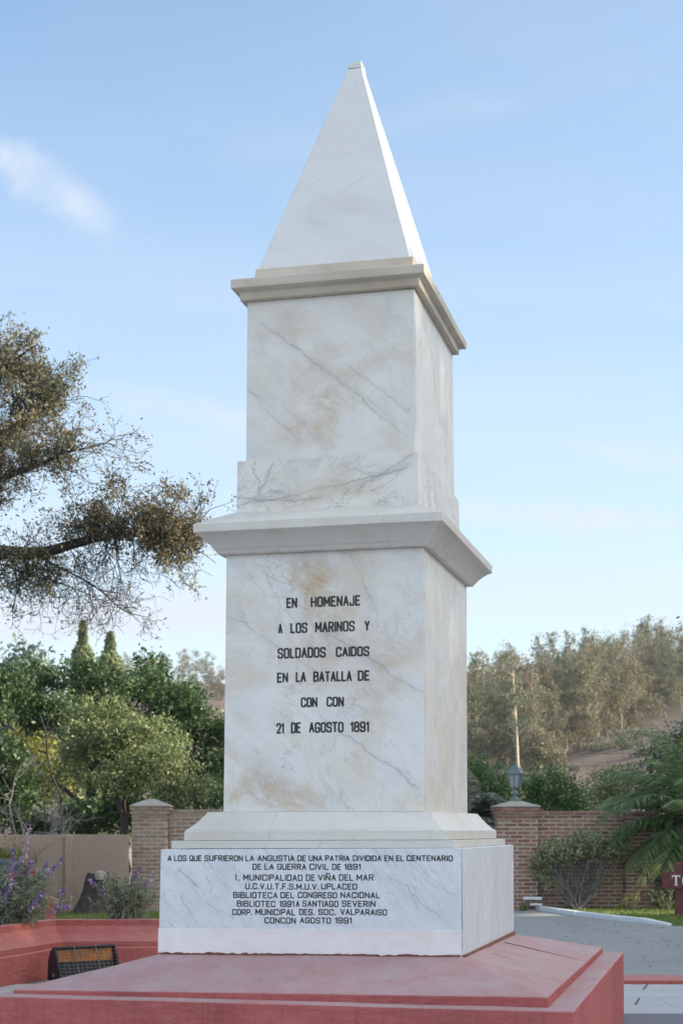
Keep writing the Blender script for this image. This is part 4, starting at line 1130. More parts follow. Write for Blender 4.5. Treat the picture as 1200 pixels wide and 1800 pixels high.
# gate between
gt = empty('iron_gate', (0.62, 30.6, 0))
tag(gt, 'dark green iron bar gate beside the lantern pillar', 'gate')
tb = Tubes()
for k in range(38):
    x = -2.33 + k * 0.126
    tb.add([(x, 0, 0.05), (x, 0, 1.78)], 0.011, 0.011, 6)
tb.build('bars', M['iron'], gt)
tb = Tubes()
for z in (0.12, 1.0, 1.66): tb.add([(-2.35, 0, z), (2.35, 0, z)], 0.022, 0.022, 4)
tb.build('rails', M['iron'], gt, False)
# white pipe stubs at the pillar foot
bm = bmesh.new()
add_box(bm, 3.47, 3.83, 30.02, 30.18, 0.20, 0.255, 0.015)
add_box(bm, 3.60, 3.83, 30.04, 30.17, 0.09, 0.13, 0.012)
tag(obj_bm('white_kerbstone', bm, M['white']), 'two white painted stone offcuts at the foot of the lantern pillar', 'stones')

# tan wall
tw = empty('rendered_wall', (-9.2, 29.5, 0))
tag(tw, 'tan rendered concrete wall behind the salvias and the tree stump', 'wall')
bm = bmesh.new(); add_box(bm, -8, 5.2, 0, 0.12, -0.02, 1.45, 0.01)
obj_bm('panel', bm, M['tanwall'], tw)
for x in (4.19 - 0.1, 2.1, 0.0, -2.1, -4.2):
    bm = bmesh.new(); add_box(bm, x - 0.07, x + 0.07, -0.055, 0.0, -0.02, 1.44, 0.012)
    obj_bm('post', bm, M['tanwall'], tw)

# lantern on the pillar
la = empty('lantern', (3.38, 30.59, 2.115))
tag(la, 'grey green four sided lantern on a baluster stem on the brick pillar', 'lantern')
bm = bmesh.new()
add_lathe(bm, [(0.105, -0.01), (0.11, 0.015), (0.07, 0.035), (0.045, 0.05), (0.035, 0.08), (0.055, 0.12), (0.06, 0.15), (0.03, 0.185), (0.028, 0.215), (0.06, 0.235), (0.07, 0.245)], 16)
obj_bm('stem', bm, M['verdigris'], la, True)
bm = bmesh.new(); add_lathe(bm, [(0.112, 0.247), (0.165, 0.50)], 4, rot=R(25)); obj_bm('glass', bm, M['glass'], la)
tb = Tubes()
for k in range(4):
    a = R(25) + k * math.pi / 2
    tb.add([(0.118 * math.cos(a), 0.118 * math.sin(a), 0.24), (0.172 * math.cos(a), 0.172 * math.sin(a), 0.51)], 0.014, 0.014, 4)
    b_ = a + math.pi / 4
    tb.add([(0.085 * math.cos(b_), 0.085 * math.sin(b_), 0.245), (0.124 * math.cos(b_), 0.124 * math.sin(b_), 0.505)], 0.006, 0.006, 4)
tb.build('frame', M['verdigris'], la, False)
bm = bmesh.new(); add_lathe(bm, [(0.20, 0.498), (0.215, 0.51), (0.21, 0.53), (0.185, 0.54), (0.11, 0.63), (0.06, 0.665), (0.03, 0.69)], 4, rot=R(25)); obj_bm('roof', bm, M['verdigris'], la)
bm = bmesh.new(); add_lathe(bm, [(0.022, 0.685), (0.035, 0.70), (0.012, 0.725), (0.004, 0.765)], 10); obj_bm('finial', bm, M['verdigris'], la, True)

# ------------------------------------------------------------------ sign
sg = empty('wooden_sign', (6.60, 27.9, 0), R(0))
tag(sg, 'maroon wooden sign with white letters TO on plank posts in the grass', 'sign')
for x in (-0.58, -0.36, 0.62, 0.84):
    bm = bmesh.new(); add_box(bm, x - 0.095, x + 0.095, 0.03, 0.09, -0.02, 0.62, 0.008); obj_bm('post', bm, M['maroon'], sg)
bm = bmesh.new(); add_box(bm, -0.92, 1.1, -0.02, 0.026, 0.50, 0.80, 0.01); bd = obj_bm('board', bm, M['maroon'], sg)
bm = bmesh.new(); add_box(bm, -0.70, 0.9, -0.005, 0.026, 0.803, 0.97, 0.008); obj_bm('upper_board', bm, M['maroon'], sg)
bm = bmesh.new()
def letter_box(x0, x1, z0, z1, d=0.0): add_box(bm, x0, x1, -0.0245 - d, -0.0205, z0, z1)
letter_box(-0.745, -0.60, 0.715, 0.735); letter_box(-0.688, -0.657, 0.565, 0.7145); letter_box(-0.71, -0.635, 0.555, 0.5645); letter_box(-0.745, -0.735, 0.69, 0.7145); letter_box(-0.61, -0.60, 0.69, 0.7145)
for k in range(28):
    a0, a1 = 2 * math.pi * k / 28, 2 * math.pi * (k + 1) / 28
    q = [(-0.475 + rx * math.cos(a), -0.0235, 0.645 + rz * math.sin(a)) for a, rx, rz in ((a0, 0.092, 0.092), (a1, 0.092, 0.092), (a1, 0.062, 0.078), (a0, 0.062, 0.078))]
    bm.faces.new([bm.verts.new(p) for p in q])
obj_bm('lettering', bm, M['letter_white'], bd)
bm = bmesh.new(); add_box(bm, -0.56, -0.50, -0.012, -0.0055, 0.835, 0.94); obj_bm('mark', bm, M['bark_dark'], sg)

# ------------------------------------------------------------------ stump
su = empty('tree_stump', at(160, 1604, 28.6)[:2] + (0,))
tag(su, 'dark leaning tree stump with pale cut top against the tan wall', 'tree stump')
bm = bmesh.new()
prof_s = [(0.36, -0.02, -0.05), (0.30, 0.08, -0.02), (0.23, 0.25, 0.02), (0.20, 0.45, 0.07), (0.20, 0.62, 0.10), (0.19, 0.72, 0.12)]
rings = []
for r, z, ox in prof_s:
    rings.append([bm.verts.new((ox + r * (1 + 0.28 * mnoise.noise((math.cos(a) * 2, math.sin(a) * 2, z))) * math.cos(a), r * (1 + 0.25 * mnoise.noise((math.cos(a) * 2, math.sin(a) * 2, z + 3))) * math.sin(a), z + 0.05 * math.sin(a * 2) * (z > 0.6))) for a in [2 * math.pi * k / 22 for k in range(22)]])
for a, b_ in zip(rings[:-1], rings[1:]):
    for k in range(22): bm.faces.new((a[k], a[(k + 1) % 22], b_[(k + 1) % 22], b_[k]))
bm.faces.new(rings[-1])
obj_bm('trunk', bm, M['stump'], su)
bm = bmesh.new(); add_lathe(bm, [(0.10, 0), (0.115, 0.06), (0.10, 0.14), (0.05, 0.16)], 14, (0.20, -0.13, 0.64)); obj_bm('cut_limb', bm, M['stump_top'], su)

# ------------------------------------------------------------------ car
car = empty('parked_car', (-7.32, 26.2, 0))
tag(car, 'dark navy car parked on the road behind the salvias, at the left edge', 'car')
pr = [(-2.05, 0.30), (-2.1, 0.62), (-1.95, 0.80), (-1.0, 0.93), (-0.35, 1.36), (0.75, 1.40), (1.35, 1.10), (1.85, 1.02), (2.02, 0.85), (2.06, 0.55), (1.98, 0.30)]
bm = bmesh.new()
secs = []
for y, k, top in ((-0.84, 0.97, 0.92), (-0.80, 1.0, 0.98), (-0.4, 1.0, 1.0), (0.4, 1.0, 1.0), (0.80, 1.0, 0.98), (0.84, 0.97, 0.92)):
    secs.append([bm.verts.new((x * k, y * (0.82 if z > 1.15 else 1.0), 0.3 + (z - 0.3) * top)) for x, z in pr])
n = len(pr)
for a, b_ in zip(secs[:-1], secs[1:]):
    for k in range(n): bm.faces.new((a[k], a[(k + 1) % n], b_[(k + 1) % n], b_[k]))
bm.faces.new(secs[0][::-1]); bm.faces.new(secs[-1])
bmesh.ops.bevel(bm, geom=bm.edges[:], offset=0.03, segments=2, affect='EDGES')
obj_bm('body', bm, M['car'], car, True)
for s in (-1, 1):
    bm = bmesh.new()
    bm.faces.new([bm.verts.new(q) for q in ((-0.85, s * 0.815, 0.95), (1.05, s * 0.815, 0.97), (0.72, s * 0.69, 1.29), (-0.32, s * 0.69, 1.28))])
    obj_bm('side_window', bm, M['car_glass'], car)
bm = bmesh.new()
bm.faces.new([bm.verts.new(q) for q in ((0.85, -0.58, 1.375), (0.85, 0.58, 1.375), (1.36, 0.66, 1.115), (1.36, -0.66, 1.115))])
obj_bm('rear_window', bm, M['car_glass'], car)
for x in (-1.3, 1.3):
    for y in (-0.80, 0.62):
        bm = bmesh.new(); add_lathe(bm, [(0.20, 0), (0.31, 0.0), (0.325, 0.03), (0.325, 0.15), (0.31, 0.18), (0.20, 0.18)], 24)
        wh = obj_bm('wheel', bm, M['rubber'], car); wh.location = (x, y, 0.325); wh.rotation_euler = (R(-90), 0, 0)
        bm = bmesh.new(); add_lathe(bm, [(0.05, -0.005), (0.195, 0.004), (0.2, 0.175), (0.05, 0.185)], 16)
        obj_bm('rim', bm, M['rim'], wh)
for s in (-1, 1):
    bm = bmesh.new(); add_box(bm, 1.93, 2.065, s * 0.72 - 0.13, s * 0.72 + 0.13, 0.70, 0.85, 0.02); obj_bm('tail_light', bm, M['tail'], car)
    bm = bmesh.new(); add_box(bm, 1.98, 2.075, s * 0.6 - 0.13, s * 0.6 + 0.13, 0.36, 0.43, 0.01); obj_bm('reflector', bm, M['tail'], car)

# ------------------------------------------------------------------ vegetation builders
def blob_points(blobs, n, clus=14, spread=0.16, inner=0.35):
    """leaf centres: clusters through the ellipsoids' volume, thicker to the outside"""
    vol = np.array([b[3] * b[4] * b[5] for b in blobs]) ** 0.75; w = vol / vol.sum()
    C, Nn, K = [], [], []
    for b, wi in zip(blobs, w):
        nc = max(3, int(n * wi / clus))
        d = unit(rng.normal(size=(nc, 3)))
        r = inner + (1.04 - inner) * rng.random(nc) ** 0.55
        r *= 1 + 0.30 * np.array([mnoise.noise(Vector(q) * 2.3 + Vector((b[0], b[1], b[2]))) for q in d])
        cc = np.array(b[:3]) + d * r[:, None] * np.array(b[3:6])
        sp = spread * rng.uniform(0.6, 1.5, nc)
        m = rng.integers(int(clus * 0.5), int(clus * 1.5) + 1, nc)
        idx = np.repeat(np.arange(nc), m)
        off = rng.normal(size=(len(idx), 3)); off[:, 2] *= 0.75
        C.append(cc[idx] + off * sp[idx][:, None]); Nn.append(unit(d[idx] + np.array([0, 0, 0.5]))); K.append(cc)
    return np.concatenate(C), np.concatenate(Nn), np.concatenate(K)

def lumps(blobs, k=7, size=0.52):
    """break each crown mass into smaller boughs with gaps between"""
    out = []
    for b in blobs:
        for _ in range(k):
            d = unit(rng.normal(size=3)); d[2] = d[2] * 0.9 + 0.12
            r = rng.uniform(0.45, 0.80)
            q = size * rng.uniform(0.62, 1.18)
            out.append((b[0] + d[0] * r * b[3], b[1] + d[1] * r * b[4], b[2] + d[2] * r * b[5], b[3] * q, b[4] * q, b[5] * q * 0.85))
    return out

def bent(p0, p1, n=6, j=0.06):
    p0, p1 = np.array(p0, float), np.array(p1, float)
    L_ = np.linalg.norm(p1 - p0)
    t = np.linspace(0, 1, n)[:, None]
    P = p0 + (p1 - p0) * t
    P[1:-1] += rng.normal(size=(n - 2, 3)) * j * L_
    return P

def blob_tree(name, label, cat, base, blobs, n, leaf, mat, bark='bark_dark', group=None, trunk_r=0.09, trunk_h=None, spread=0.16, aspect=0.5, twigs=40, nb=0.25, stems=1, inner=0.35, clus=14, part_leaf='crown', keepf=None, lump=0):
    root = empty(name, base); tag(root, label, cat, group)
    C, Nn, K = blob_points(lumps(blobs, lump) if lump else blobs, n, clus, spread, inner)
    keep = C[:, 2] > 0.03
    if keepf is not None: keep &= keepf(C + np.array(base))
    V, F = leaf_quads(C[keep], leaf, Nn[keep], nb, 0.35, aspect)
    obj_np(part_leaf, V, F, M[mat], root)
    tb = Tubes()
    zc = np.mean([b[2] for b in blobs]); th = trunk_h if trunk_h else zc * 0.7
    for s in range(stems):
        a = 2 * math.pi * s / max(1, stems)
        o = np.array([math.cos(a), math.sin(a), 0]) * (0.10 if stems > 1 else 0)
        top = np.array([np.mean([b[0] for b in blobs]) * 0.6, np.mean([b[1] for b in blobs]) * 0.6, th]) + o * 3
        P = bent(o, top, 7, 0.03); tb.add(P, trunk_r, trunk_r * 0.6, 7)
    for b in blobs:
        st = P[rng.integers(3, 7)]
        Q = bent(st, b[:3], 6, 0.07); tb.add(Q, trunk_r * 0.5, trunk_r * 0.2, 5)
        for k in K[rng.choice(len(K), max(2, twigs // len(blobs)))]:
            if np.linalg.norm((k - np.array(b[:3])) / np.array(b[3:6])) < 1.25:
                tb.add(bent(Q[rng.integers(2, 6)], k, 5, 0.08), trunk_r * 0.14, trunk_r * 0.05, 4)
    tb.build('trunk', M[bark], root)
    return root

def B_(u, v, y, base, rx, ry=None, rz=None):
    p = at(u, v, y); s = y / 2762.0
    return (p.x - base[0], p.y - base[1], p.z - base[2], rx * s, (ry or rx) * s, (rz or rx) * s)

# ---- trees behind the left wall
b0 = (-5.6, 35, 0)
blob_tree('dense_tree', 'dark green dense tree with the highest dome, left of the monument', 'tree', b0,
          [B_(175, 1235, 35, b0, 80, 80, 82), B_(110, 1260, 34.6, b0, 75, 70, 62), B_(245, 1230, 35.4, b0, 62, 60, 72), B_(60, 1215, 35.5, b0, 60, 60, 55), B_(215, 1330, 35.2, b0, 95, 70, 70), B_(160, 1190, 35, b0, 60, 50, 40)], 18000, 0.105, 'dark_leaf', trunk_r=0.12, spread=0.12, clus=26, lump=6, group='dark trees behind the left wall')
b0 = (-3.9, 36.5, 0)
blob_tree('dense_tree', 'dark green tree standing right next to the monument shaft', 'tree', b0,
          [B_(305, 1215, 36.5, b0, 52, 55, 62), B_(345, 1260, 36.3, b0, 58, 60, 58), B_(268, 1200, 36.8, b0, 45, 45, 50), B_(375, 1330, 36.2, b0, 60, 60, 80), B_(310, 1300, 36.6, b0, 70, 60, 80), B_(385, 1400, 36.0, b0, 50, 50, 60)], 15000, 0.105, 'dark_leaf', trunk_r=0.11, spread=0.12, clus=26, lump=6, group='dark trees behind the left wall')
b0 = (-8.2, 33.5, 0)
blob_tree('dense_tree', 'low very dark tree at the left edge above the tan wall', 'tree', b0,
          [B_(10, 1330, 33, b0, 55, 55, 60), B_(-40, 1280, 33.5, b0, 70, 60, 80), B_(15, 1400, 33.5, b0, 50, 50, 60), B_(-30, 1400, 33, b0, 80, 60, 70), B_(-10, 1225, 34, b0, 60, 50, 55)], 12000, 0.11, 'dark_leaf', trunk_r=0.1, spread=0.12, clus=26, lump=5, group='dark trees behind the left wall')
b0 = (-5.4, 33.8, 0)
blob_tree('understorey_bush', 'dark bushes filling the gap above the tan wall below the tree crowns', 'bush', b0,
          [B_(165, 1425, 34, b0, 70, 60, 50), B_(230, 1400, 34.3, b0, 60, 50, 70), B_(45, 1445, 34.4, b0, 80, 50, 38), B_(110, 1450, 34.8, b0, 70, 50, 36), B_(330, 1420, 34, b0, 90, 60, 60)], 9500, 0.10, 'dark_leaf', trunk_r=0.04, spread=0.12, lump=5, stems=4, group=None)
b0 = (-4.3, 31.7, 0)
blob_tree('olive_shrub', 'large olive green shrub with sunlit top leaning over the pale brick pillar', 'shrub', b0,
          [B_(180, 1275, 31.8, b0, 70, 70, 58), B_(230, 1290, 31.7, b0, 75, 70, 62), B_(285, 1330, 31.5, b0, 72, 70, 62), B_(330, 1370, 31.4, b0, 42, 45, 42), B_(225, 1355, 31.6, b0, 80, 70, 55), B_(150, 1330, 31.8, b0, 55, 60, 60), B_(295, 1400, 31.2, b0, 28, 30, 26), B_(150, 1245, 32, b0, 30, 40, 26)], 16000, 0.085, 'olive_leaf', 'bark', trunk_r=0.05, spread=0.10, stems=3, aspect=0.45, clus=26, inner=0.3, lump=6)
b0 = at(85, 1400, 38); b0.z = 0
blob_tree('yellow_bush', 'bright yellow green bush glimpsed through the gap under the dark trees', 'bush', tuple(b0),
          [B_(88, 1365, 38, b0, 36, 40, 44), B_(60, 1310, 38.5, b0, 36, 40, 36)], 1900, 0.13, 'yellow_leaf', trunk_r=0.04)
b0 = at(20, 1490, 28.6); b0.z = 0
blob_tree('yellow_bush', 'small yellow green bush above the navy car by the tan wall', 'bush', tuple(b0),
          [B_(18, 1500, 28.6, b0, 24, 20, 20), B_(-20, 1510, 28.6, b0, 30, 24, 24), B_(10, 1560, 28.6, b0, 26, 22, 40)], 1800, 0.06, 'yellow_leaf', trunk_r=0.02, spread=0.07, stems=3)
st = empty('sapling', at(112, 1440, 33.2)[:2] + (0,)); tag(st, 'thin dark curved tree stem standing in the bright gap among the left trees', 'tree')
tb = Tubes()
P = np.array([tuple(at(u, v, 33.2)) for u, v in ((112, 1480), (108, 1400), (92, 1365), (84, 1330), (82, 1290), (70, 1255))]) - np.array(st.location); P[0, 2] = -0.05
tb.add(P, 0.032, 0.018, 6)
for a_, b_ in (((82, 1300), (110, 1270)), ((84, 1325), (50, 1300)), ((82, 1290), (95, 1240))): tb.add(bent(np.array(at(*a_, 33.2)) - np.array(st.location), np.array(at(*b_, 33.3)) - np.array(st.location), 5, 0.06), 0.018, 0.008, 4)
tb.build('trunk', M['bark_dark'], st)
# conifers and blue tree farther back
def conifer(base, h, r, label):
    root = empty('conifer', base); tag(root, label, 'tree', 'conifers beyond the left trees')
    n = 5200
    t = rng.random(n) ** 0.8
    a = rng.uniform(0, 2 * np.pi, n)
    lay = 0.75 + 0.25 * np.sin(t * 46)
    rad = r * (1 - t) ** 0.85 * lay * rng.uniform(0.3, 1.05, n) + 0.03
    C = np.stack([np.cos(a) * rad, np.sin(a) * rad, h * (0.12 + 0.88 * t)], 1)
    V, F = leaf_quads(C, 0.30, np.stack([np.cos(a), np.sin(a), np.full(n, 0.6)], 1), 0.5, 0.5, 0.4)
    obj_np('crown', V, F, M['conifer'], root)
    tb = Tubes(); tb.add([(0, 0, -0.3), (0, 0, h * 0.97)], 0.16, 0.02, 7); tb.build('trunk', M['bark'], root)
p = at(146, 1095, 62); conifer((p.x, 62, 0), p.z, 2.0, 'slim pointed conifer tip, taller, behind the dark trees')
p = at(194, 1113, 64); conifer((p.x, 64, 0), p.z, 2.7, 'broader conifer tip, slightly shorter, right of the slim conifer')
b0 = at(40, 1300, 52); b0.z = 0
blob_tree('blue_gum', 'hazy blue green tree behind the dark trees at the left edge', 'tree', tuple(b0),
          [B_(40, 1170, 52, b0, 32, 30, 34), B_(10, 1200, 52, b0, 34, 30, 34), B_(65, 1200, 52, b0, 26, 24, 34), B_(30, 1250, 52, b0, 50, 40, 60)], 2600, 0.22, 'blue_leaf', trunk_r=0.15, spread=0.25)

# bare branching shrub
bs = empty('bare_shrub', at(48, 1465, 30.6)[:2] + (0,))
tag(bs, 'leafless grey branching shrub in front of the dark foliage', 'shrub')
tb = Tubes()
def bare(p, d, L_, r, depth):
    n = 5
    P = [np.array(p)]
    dd = np.array(d)
    for k in range(n):
        dd = unit(dd + rng.normal(size=3) * 0.16 + np.array([0, 0, 0.03]))
        P.append(P[-1] + dd * L_ / n)
    tb.add(P, r, r * 0.6, 5)
    if depth:
        for k in range(rng.integers(2, 4)):
            i_ = rng.integers(2, n + 1)
            bare(P[i_], unit(dd + rng.normal(size=3) * np.array([0.75, 0.4, 0.55])), L_ * rng.uniform(0.55, 0.8), r * 0.58, depth - 1)
for d in ((-0.6, 0, 0.8), (-0.25, 0, 1.0), (0.15, 0.1, 1.0), (0.5, -0.1, 0.9), (0.8, 0, 0.75), (-0.05, 0.2, 1)):
    bare((rng.normal() * 0.1, 0, 0), unit(np.array(d)), 1.35, 0.04, 4)
tb.build('branches', M['bark_grey'], bs)

# ---- the big tree at upper left: limb entering from the left with leafy sprays and hanging bare twigs
bt = empty('spreading_tree', (-9.3, 24, 0))
tag(bt, 'big spreading tree with a long horizontal limb and hanging bare twigs, upper left', 'tree')
T0 = np.array([-9.3, 24, 0])
tb = Tubes(); LC = []; LN = []; SD = []
def limb(pix, r0, r1, y0=24.0, dy=0.0):
    P = np.array([tuple(at(u, v, y0 + dy * k)) for k, (u, v) in enumerate(pix)]) - T0
    # resample smooth
    t = np.linspace(0, len(P) - 1, len(P) * 4)
    P = np.stack([np.interp(t, np.arange(len(P)), P[:, c]) for c in range(3)], 1)
    for _ in range(3): P[1:-1] = (P[:-2] + P[1:-1] * 2 + P[2:]) / 4
    tb.add(P, r0, r1, 7)
    return P
def twig(p, d, L_, r, depth, droop, leafy, seedy=0.0):
    n = 6
    P = [np.array(p)]; dd = np.array(d)
    for k in range(n):
        dd = unit(dd + rng.normal(size=3) * 0.22 + np.array([0, 0, droop]))
        P.append(P[-1] + dd * L_ / n)
    tb.add(P, r, max(r * 0.5, 0.0028), 4)
    P = np.array(P)
    if depth:
        for k in range(rng.integers(3, 6)):
            i_ = rng.integers(1, n + 1)
            twig(P[i_], unit(dd * 0.6 + rng.normal(size=3) * 0.75), L_ * rng.uniform(0.45, 0.75), r * 0.55, depth - 1, droop, leafy, seedy)
    if depth <= 1 and leafy > 0:
        m = rng.poisson(leafy * (1.0 if depth == 0 else 0.4))
        if m:
            i_ = rng.integers(2, n + 1, m)
            LC.append(P[i_] + rng.normal(size=(m, 3)) * 0.05); LN.append(np.tile(dd, (m, 1)))
        if rng.random() < seedy:
            m2 = rng.integers(8, 20)
            SD.append(P[-1] + rng.normal(size=(m2, 3)) * 0.055)
trunk = np.array([(0, 0, -0.1), (0.1, 0, 1.5), (0.05, 0.1, 3.0), (0.3, 0.05, 4.2)])
tb.add(bent(trunk[0], trunk[1], 4, 0.02), 0.42, 0.36, 10); tb.add(bent(trunk[1], trunk[3], 6, 0.03), 0.36, 0.26, 10)
A1 = limb([(-460, 1165), (-250, 1040), (-120, 985), (0, 968), (70, 975), (130, 955), (205, 938), (268, 935), (328, 955)], 0.16, 0.022)
A2 = limb([(-430, 1150), (-300, 960), (-180, 860), (-60, 810), (15, 768), (58, 735), (82, 688)], 0.17, 0.02, 24.2, 0.08)
A3 = limb([(-430, 1140), (-330, 900), (-220, 775), (-100, 690), (-30, 665), (20, 632)], 0.17, 0.02, 24.2, -0.1)
A4 = limb([(-300, 1000), (-130, 930), (-20, 850), (60, 820), (130, 790)], 0.10, 0.015, 24.0, -0.12)
A5 = limb([(-440, 1150), (-520, 850), (-480, 600), (-400, 480)], 0.18, 0.03, 24.2, 0.1)
A6 = limb([(-440, 1150), (-640, 950), (-800, 800), (-900, 700)], 0.18, 0.03, 24.2, 0.1)
A7 = limb([(60, 975), (110, 1000), (170, 1030), (215, 1075), (260, 1085)], 0.018, 0.005, 24.0, 0.02)
A8 = limb([(-60, 975), (0, 990), (50, 1010), (110, 1025), (190, 1060)], 0.022, 0.005, 24.0, 0.02)
def sprays(P, i0, i1, n, L_, up, leafy, depth=2, r=0.014, seedy=0.0, side=0.6, droop=0.0):
    for k in range(n):
        i_ = rng.integers(int(i0 * (len(P) - 1)), int(i1 * (len(P) - 1)) + 1)
        d = unit(np.array([rng.normal() * side + 0.25, rng.normal() * 0.7, up + rng.normal() * 0.35]))
        twig(P[i_], d, L_ * rng.uniform(0.6, 1.3), r, depth, droop, leafy, seedy)
sprays(A1, 0.60, 1.0, 44, 0.62, 0.9, 6.5, 2, 0.010, 0.20)
sprays(A1, 0.75, 1.0, 16, 0.42, 0.2, 9, 2, 0.010, 0.30)
sprays(A1, 0.86, 1.0, 14, 0.50, -0.3, 7, 2, 0.010, 0.1)
sprays(A1, 0.45, 0.98, 30, 0.85, -0.8, 0.5, 2, 0.009, 0.0, 0.8, -0.03)     # hanging, almost bare
sprays(A7, 0.2, 1.0, 20, 0.5, -0.5, 0.5, 2, 0.006, 0.0, 0.8, -0.02)
sprays(A8, 0.2, 1.0, 20, 0.55, -0.3, 0.8, 2, 0.006, 0.0, 0.8, -0.02)
sprays(A1, 0.35, 0.55, 16, 0.7, -0.5, 11, 2, 0.012)
sprays(A2, 0.45, 1.0, 60, 0.60, 0.45, 8.5, 2, 0.010, 0.08)
sprays(A3, 0.45, 1.0, 58, 0.60, 0.55, 8.5, 2, 0.010, 0.08)
sprays(A4, 0.45, 1.0, 40, 0.60, 0.2, 4.5, 2, 0.010, 0.10)
sprays(A2, 0.3, 0.7, 26, 0.9, -0.3, 5, 2, 0.012)
sprays(A5, 0.3, 1.0, 40, 1.1, 0.5, 11, 2, 0.02)
sprays(A6, 0.3, 1.0, 40, 1.1, 0.5, 11, 2, 0.02)
tb.build('trunk', M['bark_dark'], bt)
C = np.concatenate(LC); V, F = leaf_quads(C, 0.060, np.tile([0, 0, 1.0], (len(C), 1)), 0.25, 0.4, 0.42)
obj_np('crown', V, F, M['tree_leaf'], bt)
C = np.concatenate(SD); V, F = leaf_quads(C, 0.045, None, 0, 0, 0.7)
obj_np('seed_clusters', V, F, M['seed'], bt)
print('big tree leaves', len(LC), len(SD))

# ---- right side: hedge bushes behind the wall
b0 = (4.9, 40, 0)
blob_tree('green_bush', 'bright green bush behind the brick wall right of the lantern', 'bush', b0,
          [B_(965, 1385, 40, b0, 42, 40, 40), B_(1000, 1400, 40, b0, 32, 30, 36), B_(930, 1395, 40, b0, 28, 28, 36), B_(965, 1420, 40, b0, 60, 40, 40)], 7000, 0.075, 'green_leaf', trunk_r=0.05, spread=0.1, stems=3, group='bushes behind the right wall')
b0 = (3.6, 42, 0)
blob_tree('green_bush', 'dull green bush left of the lantern behind the gate', 'bush', b0,
          [B_(850, 1380, 42, b0, 36, 36, 44), B_(885, 1395, 42, b0, 26, 30, 40), B_(815, 1370, 42.5, b0, 34, 30, 44), B_(850, 1430, 42, b0, 50, 40, 44)], 6000, 0.085, 'green_leaf', trunk_r=0.05, spread=0.12, stems=3, group='bushes behind the right wall')
b0 = (8.6, 46, 0)
blob_tree('pale_bush', 'paler yellowish bush behind the brick wall beside the palm', 'bush', b0,
          [B_(1065, 1385, 46, b0, 40, 36, 34), B_(1100, 1380, 46, b0, 40, 36, 40), B_(1060, 1415, 46, b0, 60, 40, 36)], 5000, 0.09, 'olive_leaf', trunk_r=0.05, spread=0.12, stems=3, group='bushes behind the right wall')
b0 = (8.9, 40, 0)
blob_tree('dense_tree', 'dark green hedge tree behind the palm at the right edge', 'tree', b0,
          [B_(1180, 1350, 40, b0, 55, 50, 55), B_(1220, 1330, 40, b0, 60, 50, 70), B_(1140, 1385, 40, b0, 45, 45, 45), B_(1260, 1380, 40, b0, 80, 60, 80), B_(1180, 1410, 40, b0, 70, 50, 50)], 9000, 0.10, 'dark_leaf', trunk_r=0.07, spread=0.13)

b0 = (7.6, 31.2, 0)
blob_tree('hedge', 'dark hedge bush behind the wooden sign and below the palm', 'hedge', b0,
          [(-1.0, 0, 0.75, 0.6, 0.6, 0.9), (-1.1, 0.1, 1.4, 0.5, 0.5, 0.6), (0.0, 0.1, 0.8, 0.8, 0.6, 0.95), (1.2, 0, 0.8, 0.9, 0.7, 0.95), (2.6, 0.1, 0.8, 0.9, 0.7, 0.95), (-0.5, 0.2, 1.5, 0.6, 0.5, 0.5), (0.8, 0.2, 1.6, 0.7, 0.5, 0.5)], 9000, 0.085, 'dark_leaf', trunk_r=0.04, spread=0.10, stems=4, lump=5)
# palms
def frond(tb, LC, LA, LW, p0, az, el, L_, droop, r=0.012, nleaf=60, ll=0.34):
    n = 14
    d = np.array([math.cos(az) * math.cos(el), math.sin(az) * math.cos(el), math.sin(el)])
    P = [np.array(p0, float)]
    for k in range(n):
        d = unit(d + np.array([0, 0, -droop * (0.4 + k / n)]))
        P.append(P[-1] + d * L_ / n)
    P = np.array(P)
    tb.add(P, r, r * 0.25, 5)
    T = unit(np.gradient(P, axis=0))
    S = unit(np.cross(T, np.array([0, 0, 1.0])))
    t = np.linspace(0.12, 1.0, nleaf); idx = t * n; i0 = np.minimum(idx.astype(int), n - 1)
    q = P[i0] + (P[i0 + 1] - P[i0]) * (idx - i0)[:, None]
    for s in (-1, 1):
        a = unit(S[i0] * s + T[i0] * 0.6 + np.array([0, 0, -0.35]) + rng.normal(size=(nleaf, 3)) * 0.10)
        l = ll * (np.sin(np.pi * (0.12 + 0.80 * t)) * 0.8 + 0.25)
        LC.append(q + a * l[:, None] * 0.5); LA.append(a); LW.append(l)
def palm(name, base, zc, specs, label, mat='palm', ll=0.34, group=None, trunk=True, nleaf=60, width=0.07):
    root = empty(name, base); tag(root, label, 'palm', group)
    tb = Tubes(); LC, LA, LW = [], [], []
    for az, el, L_, dr in specs: frond(tb, LC, LA, LW, (0.05 * math.cos(az), 0.05 * math.sin(az), zc), az, el, L_, dr, nleaf=nleaf, ll=ll)
    tb.build('frond_ribs', M['palm_grey' if mat == 'palm' else mat], root)
    C, A, W = np.concatenate(LC), np.concatenate(LA), np.concatenate(LW)
    n = len(C); N = unit(np.cross(A, rng.normal(size=(n, 3))))
    Bv = unit(np.cross(N, A)); w = 0.5 * width * W / max(W) * 1.0
    V = np.stack([C - A * W[:, None] * 0.5, C + Bv * w[:, None] - A * W[:, None] * 0.1, C + A * W[:, None] * 0.5 + np.array([0, 0, -0.04]), C - Bv * w[:, None] - A * W[:, None] * 0.1], 1).reshape(-1, 3)
    obj_np('fronds', V, np.arange(4 * n).reshape(n, 4), M[mat], root)
    if trunk:
        bm = bmesh.new(); pr_ = []
        nz = max(4, int(zc / 0.09))
        for k in range(nz + 1):
            pr_.append((0.22 + 0.03 * (k % 2) , zc * k / nz))
        add_lathe(bm, pr_, 14); obj_bm('trunk', bm, M['bark'], root)
    return root
specs = []
